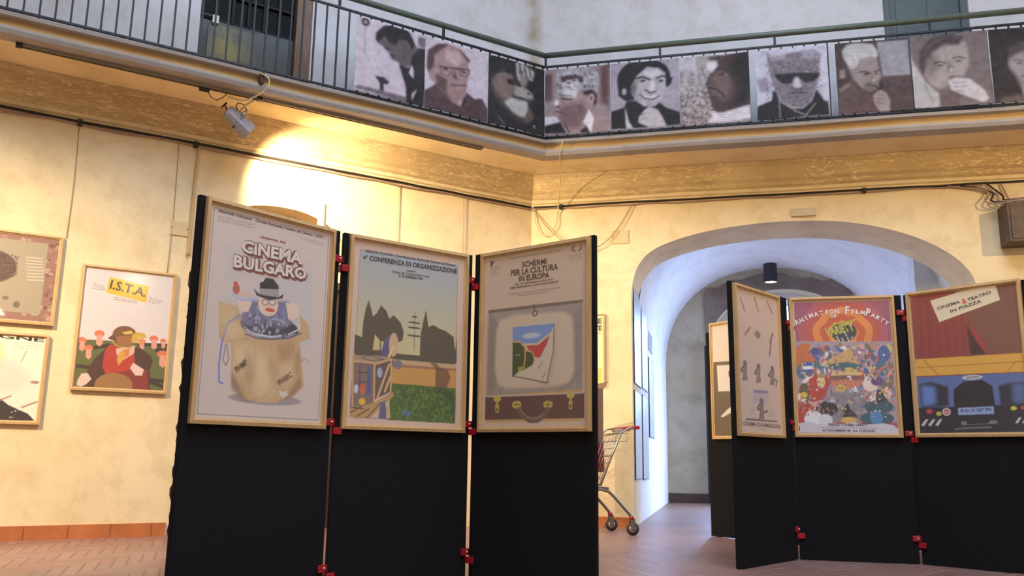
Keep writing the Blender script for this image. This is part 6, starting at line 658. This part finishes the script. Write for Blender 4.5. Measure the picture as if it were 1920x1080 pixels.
# ================================================================== PORTRAIT BANNERS ON THE RAILING
BN = [(ML, -2.57, -1.81, 'b_profile_dark_suit', 'banner of dark-haired man in profile looking down, leftmost portrait on the railing'),
      (ML, -1.80, -1.05, 'b_glasses_pullover', 'banner of older man in large glasses and pullover, second portrait on the railing'),
      (ML, -1.04, -.31, 'b_bearded_man_hand', 'near-black banner of a bearded man with raised hand, left of the railing corner'),
      (MR, .30, 1.04, 'b_grey_curls_profile', 'banner of grey curly-haired man looking left, right of the railing corner'),
      (MR, 1.05, 1.79, 'b_dark_curls_smiling', 'banner of smiling man with dark curly hair and chin on hand'),
      (MR, 1.80, 2.53, 'b_silhouette_profile', 'banner of dark silhouetted face in close profile against a crowd'),
      (MR, 2.60, 3.33, 'b_sunglasses_man', 'banner of man with swept-up pale hair and dark sunglasses'),
      (MR, 3.41, 4.13, 'b_pipe_smoker', 'banner of grey-haired man with a pipe by a dark chair back'),
      (MR, 4.14, 4.87, 'b_man_leaning_on_fist', 'banner of man resting his head on his fist, second from the right edge'),
      (MR, 4.88, 5.60, 'b_man_dark_background', 'rightmost banner with dark ground, cut by the picture edge')]
for M, a, b_, key, lb in BN:
    z0, z1 = (4.265, 5.055)
    o = artwork('portrait_banner', key, b_ - a, z1 - z0, 0, 1, 0, 1, M_BAN, None, None, flat=False)
    o.matrix_world = M @ T(((a + b_) / 2, -.70 - .026, (z0 + z1) / 2))
    sm = o.modifiers.new('thickness', 'SOLIDIFY'); sm.thickness = .0015; sm.offset = 0
    tag(o, lb, 'banner', 'portrait banners tied to the railing')
    for x in (-(b_ - a) / 2 + .02, (b_ - a) / 2 - .02):
        for z in (-(z1 - z0) / 2 + .012, (z1 - z0) / 2 - .012):
            MB().tube([(x, .004, z), (x, .022, z + (.014 if z > 0 else -.014))], .003, 6).build('cable_tie', M_WHITE, o)

# ================================================================== LIGHTING TRACKS AND SPOTLIGHT
def track(s0, s1, off, z, label):
    t = thing('lighting_track', ML @ T(((s0 + s1) / 2, -off, z)), label, 'track'); L = (s1 - s0) / 2
    mb = MB().box(-L, L, -.022, -.016, -.034, 0).box(-L, L, .016, .022, -.034, 0).box(-L, L, -.022, .022, 0, .006)
    mb.build('channel', simple('grey_beige_track', (150, 138, 120), .5, .2), t)
    MB().box(-L - .05, -L, -.026, .026, -.038, .008).build('end_cap', M_BLACK, t)
    return t
track(-5.40, -3.46, .60, 4.026, 'grey ceiling track under the left gallery, left of the spotlight')
track(-3.42, -1.03, .60, 4.026, 'grey ceiling track under the left gallery, right of the spotlight')
def spotlight():
    P = Vector((-3.58, -.45, 3.80))
    t = thing('spotlight', ML @ T(P), 'grey box-shaped spotlight hanging under the gallery, lighting the cream wall', 'spotlight')
    d = (Vector((-2.35, .05, 3.15)) - P); d = Vector((.80, .16, -.52)).normalized()
    Q = d.to_track_quat('Y', 'Z').to_matrix().to_4x4()      # local y along the beam
    body = MB()
    prof = [(-.075, -.05), (-.055, .055), (.055, .055), (.075, -.05), (.05, -.085), (-.05, -.085)]
    sc = lambda s_: [(x * s_, z * s_) for x, z in prof]
    V = []
    for y, s_ in ((-.15, .62), (-.12, .86), (.0, .95), (.004, 1.0), (.13, 1.06)): V += [(x, y, z) for x, z in sc(s_)]
    F = []
    for r_ in range(4):
        for j in range(6): F.append((r_ * 6 + j, r_ * 6 + (j + 1) % 6, (r_ + 1) * 6 + (j + 1) % 6, (r_ + 1) * 6 + j))
    F.append(tuple(range(5, -1, -1))); body.add(V, F)
    body.build('housing', M_GREYM, t, Q, bevel=.003)
    MB().prism([(x * .98, z * .98) for x, z in prof], lambda a, b: (a, .118, b), lambda a, b: (a, .124, b)).build('lens', emis('lamp_lens_glow', (1, .8, .5, 1), 14), t, Q)
    MB().box(-.02, .02, -.01, .0, -.09, -.07).box(.045, .06, -.03, -.01, .02, .05).build('clip', M_BLACK, t, Q)
    mb = MB(); mb.tube([(-.085, -.02, 0), (-.085, -.02, .09), (0, -.02, .13), (.085, -.02, .09), (.085, -.02, 0)], .007, 6); mb.build('yoke', M_GREYM, t, Q)
    mb = MB(); top = Vector((.09, -.14, .185))
    mb.tube([(0, -.02, .10), (.03, -.06, .14), top], .010, 8); mb.build('stem', M_WHITE, t)
    MB().tube([(0, -.15, .0), (0, -.19, .02), (0, -.20, .045)], .007, 6).tube([(0, -.20, -.02), (0, -.19, .05)], .008, 6).build('rear_knob', M_BLACK, t, Q)
    MB().tube([(-.02, -.04, .08), (-.05, -.04, .13), (-.03, -.03, .17), (.02, -.04, .16), (.05, -.06, .10)], .005, 6).build('power_lead', M_BLACK, t)
spotlight()
t = thing('track_adapter', ML @ T((-3.93, -.60, 3.985)), 'small black plug with looped lead hanging from the left ceiling track', 'adapter')
MB().box(-.06, .03, -.018, .018, -.025, .012).build('plug', M_BLACK, t, bevel=.004)
MB().tube([(.02, 0, -.02), (.05, 0, -.07), (.10, 0, -.085), (.15, 0, -.05), (.19, 0, .0)], .004, 6).build('lead', M_BLACK, t)
# pendant downlight in the passage
t = thing('downlight', MR @ T((3.03, 5.75, 3.80)), 'black cylinder downlight glowing under the passage vault', 'lamp')
n = 28; mb = MB(); V = []; F = []
for z, r_ in ((.36, .005), (.36, .115), (.0, .115), (.0, .10), (.10, .08), (.10, .004)):
    for i in range(n): V.append((r_ * math.cos(2 * math.pi * i / n), r_ * math.sin(2 * math.pi * i / n), z))
for j in range(5):
    for i in range(n): F.append((j * n + i, j * n + (i + 1) % n, (j + 1) * n + (i + 1) % n, (j + 1) * n + i))
mb.add(V, F, 0, False); mb.build('housing', simple('charcoal_lamp_paint', (48, 48, 52), .4), t)
MB().tube([(0, 0, .012), (0, 0, .03)], .097, 24).build('bulb_glass', emis('downlight_glow', (1, .95, .75, 1), 9), t)
spot('downlight_beam', MR, (3.03, 5.75, 3.79), (3.03, 5.9, 0), 120, (1, .86, .5), 120, .8, .05)

# ================================================================== CABLES
def wire(name, M, pts, r_, mat, label, cat='cable', n=6, grp=None, sub=3):
    P = [Vector(p) for p in pts]
    Q = [Vector(q) for q in smooth_curve([tuple(p) for p in P], sub)]
    o = MB().tube(Q, r_, n).build(name, mat, None, M); return tag(o, label, cat, grp)
rnd = random.Random(12)
def run(s0, s1, z, amp, off):
    out = []; x = s0
    while x < s1: out.append((x, -off, z + rnd.uniform(-amp, amp))); x += .28
    out.append((s1, -off, z)); return out
wire('wall_cable', ML, run(-WL + .05, -.03, 3.655, .004, .022), .012, M_BLACK, 'black cable running along the top of the left wall')
wire('wall_cable', ML, run(-WL + .05, -.03, 3.628, .010, .018), .010, M_PINK, 'pinkish cable sagging below the black one on the left wall')
wire('wall_cable', MR, run(.03, WL - .05, 3.655, .004, .022), .011, M_BLACK, 'black cable running along the top of the right wall')
wire('wall_cable', MR, run(.03, 4.9, 3.630, .010, .018), .008, M_PINK, 'pinkish cable sagging below the black one on the right wall')
for M, xs, wh in ((ML, (-4.88, -3.87), 'left'), (MR, (.36, 3.72), 'right')):
    for i, x in enumerate(xs):
        o = MB().box(x - .02, x + .02, -.040, -.001, 3.615, 3.672).build('cable_clip', M_BLACK, None, M)
        tag(o, 'dark cable clip on the %s wall cable, %s of the two' % (wh, ('left', 'right')[i]), 'clip', 'cable clips')
wire('conduit', ML, [(-3.835, -.02, 3.62), (-3.845, -.02, 3.2), (-3.85, -.02, 2.7), (-3.85, -.02, 2.55)], .016, simple('cream_conduit', (200, 172, 124), .7), 'cream painted conduit dropping beside the left archway', 'conduit', 8)
for x, z0, lb in ((-4.88, 2.57, 'thin hanging wire above the curly head poster'), (-4.02, 2.36, 'thin hanging wire above the I.S.T.A. poster'), (-1.74, 2.1, 'thin wire hanging down the left wall above the cypress poster'), (-.93, 2.0, 'thin wire hanging near the corner on the left wall')):
    wire('hanging_wire', ML, [(x, -.012, 3.62), (x + .01, -.010, (3.6 + z0) / 2), (x, -.012, z0)], .0035, simple('tan_wire', (168, 142, 100), .6), lb, 'wire', 5)
wire('loose_cord', MR, [(.52, -.765, 4.19), (.50, -.78, 4.12), (.47, -.70, 4.02), (.42, -.40, 3.9), (.33, -.06, 3.62), (.30, -.05, 3.42), (.20, -.05, 3.30), (.12, -.05, 3.32), (.06, -.04, 3.45), (.03, -.03, 3.62)], .0065, M_CREAMC, 'cream cord looping from the gallery edge down to the wall corner', 'cord', sub=5)
wire('loose_cord', MR, [(.03, -.03, 3.62), (.18, -.05, 3.42), (.36, -.08, 3.24), (.60, -.06, 3.11), (.82, -.06, 3.14), (.98, -.05, 3.28), (1.10, -.04, 3.45), (1.20, -.03, 3.63)], .006, simple('tan_cord', (176, 146, 104), .7), 'tan cord sagging across the right wall beside the corner', 'cord', sub=5)
wire('cream_lead', ML, [(-3.50, -.77, 4.19), (-3.42, -.79, 4.14), (-3.43, -.79, 4.05), (-3.50, -.72, 3.98), (-3.60, -.60, 3.95), (-3.72, -.55, 3.98)], .007, M_CREAMC, 'cream lead looping over the gallery edge above the spotlight', 'cord', sub=5)

# ================================================================== SMALL WALL FITTINGS
def fitting(name, M, x0, x1, z0, z1, dp, mat, label, cat, detail=None):
    t = thing(name, M @ T(((x0 + x1) / 2, -.001, (z0 + z1) / 2)), label, cat); X, Z = (x1 - x0) / 2, (z1 - z0) / 2
    MB().box(-X, X, -dp, 0, -Z, Z).build('cover', mat, t, bevel=.003)
    if detail: detail(t, X, Z, dp)
    return t
m_pp = plaster('painted_plate', (214, 192, 144), (186, 160, 112), (226, 208, 166), .5, seed=12)
def screws(t, X, Z, dp):
    for sx in (-1, 1): MB().tube([(sx * (X - .015), -dp, 0), (sx * (X - .015), -dp - .003, 0)], .005, 8).build('screw', M_IRON, t)
fitting('junction_cover', MR, .95, 1.15, 3.17, 3.33, .012, m_pp, 'square cream cover plate on the right wall left of the arch', 'plate', screws)
fitting('junction_cover', ML, -4.03, -3.86, 2.73, 2.87, .012, m_pp, 'square cream cover plate on the left wall above the archway edge', 'plate', screws)
def slots(t, X, Z, dp):
    for i in range(3):
        x = -X * .55 + i * X * .55; MB().box(x - .018, x + .018, -dp - .003, -dp, -.02, .02).build('socket', M_CREAMC, t, bevel=.002)
fitting('socket_strip', MR, 2.95, 3.21, 3.39, 3.48, .030, simple('old_cream_plastic', (206, 190, 156), .5), 'small cream socket strip centred above the big arch', 'socket', slots)
t = thing('metal_wall_box', MR @ T((5.22, -.16, 3.15)), 'brown metal box on the right wall at the picture edge with cables on top', 'box')
m_bx = simple('brown_metal_box_paint', (82, 60, 50), .45, .1, var=.25, scale=8)
MB().box(-.20, .20, -.14, .155, -.21, .21).build('case', m_bx, t, bevel=.006)
MB().box(-.17, .17, -.148, -.14, -.18, .18).build('door', m_bx, t, bevel=.003)
MB().box(.13, .145, -.158, -.148, -.03, .03).build('latch', M_IRON, t)
for i in range(5):
    pts = [(4.55 + .13 * i, -.03, 3.64), (4.92 + .05 * i, -.05, 3.56 - .02 * i), (4.88 + .06 * i, -.10, 3.44), (4.97 + .05 * i, -.16, 3.385 + .012 * i), (5.20, -.20 + .02 * i, 3.40 + .010 * i), (5.5, -.12, 3.41 + .015 * i)]
    wire('box_cable', MR, pts, .009, M_BLACK if i % 2 else M_PINK, ['pinkish', 'dark', 'pinkish', 'dark', 'pinkish'][i] + ' cable coiled on the brown metal wall box, ' + ['lowest', 'second lowest', 'middle', 'second highest', 'highest'][i] + ' of five', 'cable', grp='cables over the brown box', sub=5)
# cream pipe standing in front of the left wall
t = thing('standing_pipe', ML @ T((-2.655, -.25, 0)), 'cream standing tube with rounded top rising behind the leftmost panel', 'tube')
m_pipe = simple('cream_tube_paint', (216, 196, 156), .5)
MB().tube([(0, 0, .02), (0, 0, 3.18), (0, 0, 3.20)], .042, 16, rs=[.042, .042, .034]).build('tube', m_pipe, t)
MB().tube([(0, 0, 0), (0, 0, .02)], .11, 20).build('base_plate', M_IRON, t)

# ================================================================== SHOPPING TROLLEY
def trolley():
    fx, fy = -.9625, -.2713                       # forward direction of the cart
    ang = math.atan2(fy, fx)
    W1 = Vector((1.205, 8.68)); W2 = Vector((1.035, 9.28)); mid = (W1 + W2) / 2
    M = frame(mid.x, mid.y, ang)                 # local x forward, y to its left (towards the viewer)
    t = thing('shopping_trolley', M, 'wire shopping trolley with red handle behind the suitcase poster panel', 'trolley')
    hw = .27
    def bk(x, z):                                 # basket half-width at x
        return .27 - .085 * max(0, min(1, (x - .1) / .75))
    # chassis
    for sy in (-1, 1):
        P = [(.0, sy * hw, .165), (.02, sy * hw, .20), (.20, sy * hw, .385), (.27, sy * (hw - .01), .425), (.36, sy * (hw - .03), .43), (.60, sy * .22, .36), (.86, sy * .20, .20), (.90, sy * .20, .165)]
        MB().tube([Vector(q) for q in smooth_curve(P, 4)], .015, 10).build('chassis_tube', M_STEELG, t)
    MB().tube([(.33, -.24, .43), (.33, .24, .43)], .012, 8).build('cross_tube', M_STEELG, t)
    for x, w_ in ((0, hw), (.90, .20)):
        for sy in (-1, 1):
            c = MB().tube([(x, sy * w_, .155), (x, sy * w_, .185)], .026, 14).build('caster', M_RED, t)
            mb = MB(); mb.box(x - .03, x + .016, sy * w_ - .021, sy * w_ - .015, .06, .155); mb.box(x - .03, x + .016, sy * w_ + .015, sy * w_ + .021, .06, .155); mb.box(x - .03, x + .016, sy * w_ - .021, sy * w_ + .021, .150, .157)
            mb.build('fork', M_STEELG, c)
            mb = MB(); mb.tube([(x - .012, sy * w_ - .013, .063), (x - .012, sy * w_ + .013, .063)], .062, 24); mb.build('wheel', M_RUB, c)
            MB().tube([(x - .012, sy * w_ - .0145, .063), (x - .012, sy * w_ + .0145, .063)], .038, 20).build('wheel_hub', M_CHROME, c)
            MB().tube([(x - .012, sy * w_ - .024, .063), (x - .012, sy * w_ + .024, .063)], .010, 10).build('axle', M_STEELG, c)
    # basket: side, front, bottom, rear wires
    zt = lambda x: .98 - .13 * (x - .1) / .75
    zb = lambda x: .47 + .07 * (x - .3) / .5
    xr = lambda z: .10 + .20 * (.98 - z) / .51     # rear panel slants forward towards the bottom
    mb = MB()
    for sy in (-1, 1):
        for f in np.linspace(0, 1, 8):
            a = (xr(.47 + f * .51), 0, 0); z0 = .47 + f * .51; x1 = .80 + .05 * f; z1 = .54 + f * .31
            mb.tube([(a[0], sy * bk(a[0], 0), z0), (x1, sy * bk(x1, 0), z1)], .0055 if f == 1 else .003, 6)
        for f in np.linspace(0, 1, 22):
            xb = .30 + .50 * f; xt = .10 + .75 * f
            mb.tube([(xb, sy * bk(xb, 0), zb(xb)), (xt, sy * bk(xt, 0), zt(xt))], .0022, 5)
    mb.build('side_grid', M_CHROME, t)
    mb = MB()
    for f in np.linspace(0, 1, 13):
        y0 = (-1 + 2 * f)
        mb.tube([(.30, y0 * bk(.3, 0), .47), (.80, y0 * bk(.8, 0), .54), (.85, y0 * bk(.85, 0), .85)], .0025, 5)
    for x in (.4, .5, .6, .7): mb.tube([(x, -bk(x, 0), zb(x)), (x, bk(x, 0), zb(x))], .0028, 5)
    for z in (.62, .70, .78, .85): mb.tube([(.80 + .05 * (z - .54) / .31, -.19, z), (.80 + .05 * (z - .54) / .31, .19, z)], .003, 5)
    mb.build('front_and_floor_grid', M_CHROME, t)
    mb = MB()
    for f in np.linspace(0, 1, 13): mb.tube([(xr(.47), (-1 + 2 * f) * .245, .47), (xr(.98), (-1 + 2 * f) * .262, .98)], .0025, 5)
    for z in (.47, .60, .75, .90, .98): mb.tube([(xr(z), -.262, z), (xr(z), .262, z)], .004, 6)
    mb.tube([(.03, .262, .90), (.03, .262, .98)], .003, 5); mb.tube([(.03, -.262, .98), (.03, .262, .98)], .003, 5); mb.tube([(.03, -.262, .90), (.03, .262, .90)], .003, 5)
    for y in (-.26, -.13, 0, .13, .26): mb.tube([(.03, y, .90), (.10, y, .90)], .003, 5)
    mb.build('rear_gate', M_CHROME, t)
    MB().box(.08, .13, .10, .262, .99, 1.02).box(-.01, .09, .12, .25, 1.0, 1.012).build('child_seat_flap', simple('grey_plastic', (150, 150, 154), .5), t, bevel=.004)
    for sy in (-1, 1): MB().tube([(.32, sy * .262, .47), (.10, sy * .275, .98), (.02, sy * .28, 1.03), (-.05, sy * .28, 1.035)], .010, 8).build('handle_arm', M_CHROME, t)
    MB().tube([(-.05, -.285, 1.035), (-.05, .285, 1.035)], .017, 12).build('handle', M_RED, t)
    MB().box(-.095, -.035, .20, .29, 1.018, 1.052).build('coin_lock', M_RED, t, bevel=.006)
    MB().box(.22, .36, -.24, .24, .43, .455).build('bottom_tray', simple('grey_tray_plastic', (96, 90, 92), .5), t, bevel=.004)
    return M
MT = trolley()
def carton(M, x0, x1, y0, y1, z0, z1, label, col, flap=True):
    t = thing('cardboard_box', MT @ T(((x0 + x1) / 2, (y0 + y1) / 2, z0)), label, 'box'); X, Y, Z = (x1 - x0) / 2, (y1 - y0) / 2, z1 - z0
    m_ = simple('card_%d' % col[0], col, .8, var=.08)
    w_ = .006
    MB().box(-X, X, -Y, Y, 0, w_).box(-X, -X + w_, -Y, Y, w_, Z).box(X - w_, X, -Y, Y, w_, Z).box(-X + w_, X - w_, -Y, -Y + w_, w_, Z).box(-X + w_, X - w_, Y - w_, Y, w_, Z).build('carton', m_, t)
    if flap:
        mb = MB(); mb.add([(-X, -Y, Z), (-X, Y, Z), (-X - .05, Y, Z + .07), (-X - .05, -Y, Z + .07), (-X - .004, -Y, Z - .002), (-X - .004, Y, Z - .002), (-X - .054, Y, Z + .068), (-X - .054, -Y, Z + .068)], [(0, 1, 2, 3), (7, 6, 5, 4), (0, 4, 5, 1), (2, 6, 7, 3), (1, 5, 6, 2), (3, 7, 4, 0)])
        mb.build('flap', m_, t)
carton(MT, .245, .56, -.10, .165, .60, 1.42, 'tall grey-brown carton standing upright in the trolley', (122, 96, 84))
t = thing('red_bag', MT @ T((.345, .216, .60)) @ RZ(R(90)), 'dark red bag pressed against the near side wires of the trolley', 'bag')
mb = MB(); prof = [(-.02, -.14, 0), (.055, -.14, 0)]
V = []; F = []
for i, (z, sx, sy) in enumerate(((0, .7, .9), (.04, 1, 1), (.20, .9, .98), (.27, .5, .9))):
    for kx, ky in ((-1, -1), (1, -1), (1, 1), (-1, 1)): V.append((.018 * sx * kx - .02 * z, .085 * sy * ky, z))
for r_ in range(3):
    for j in range(4): F.append((r_ * 4 + j, r_ * 4 + (j + 1) % 4, (r_ + 1) * 4 + (j + 1) % 4, (r_ + 1) * 4 + j))
F += [(3, 2, 1, 0), (12, 13, 14, 15)]; mb.add(V, F); mb.build('bag_body', simple('dark_red_fabric', (120, 34, 40), .8), t, bevel=.01)
MB().tube([(-.03, -.05, .26), (-.04, -.04, .32), (-.04, .04, .32), (-.03, .05, .26)], .005, 6).build('strap', simple('dark_red_strap', (90, 26, 32), .8), t)
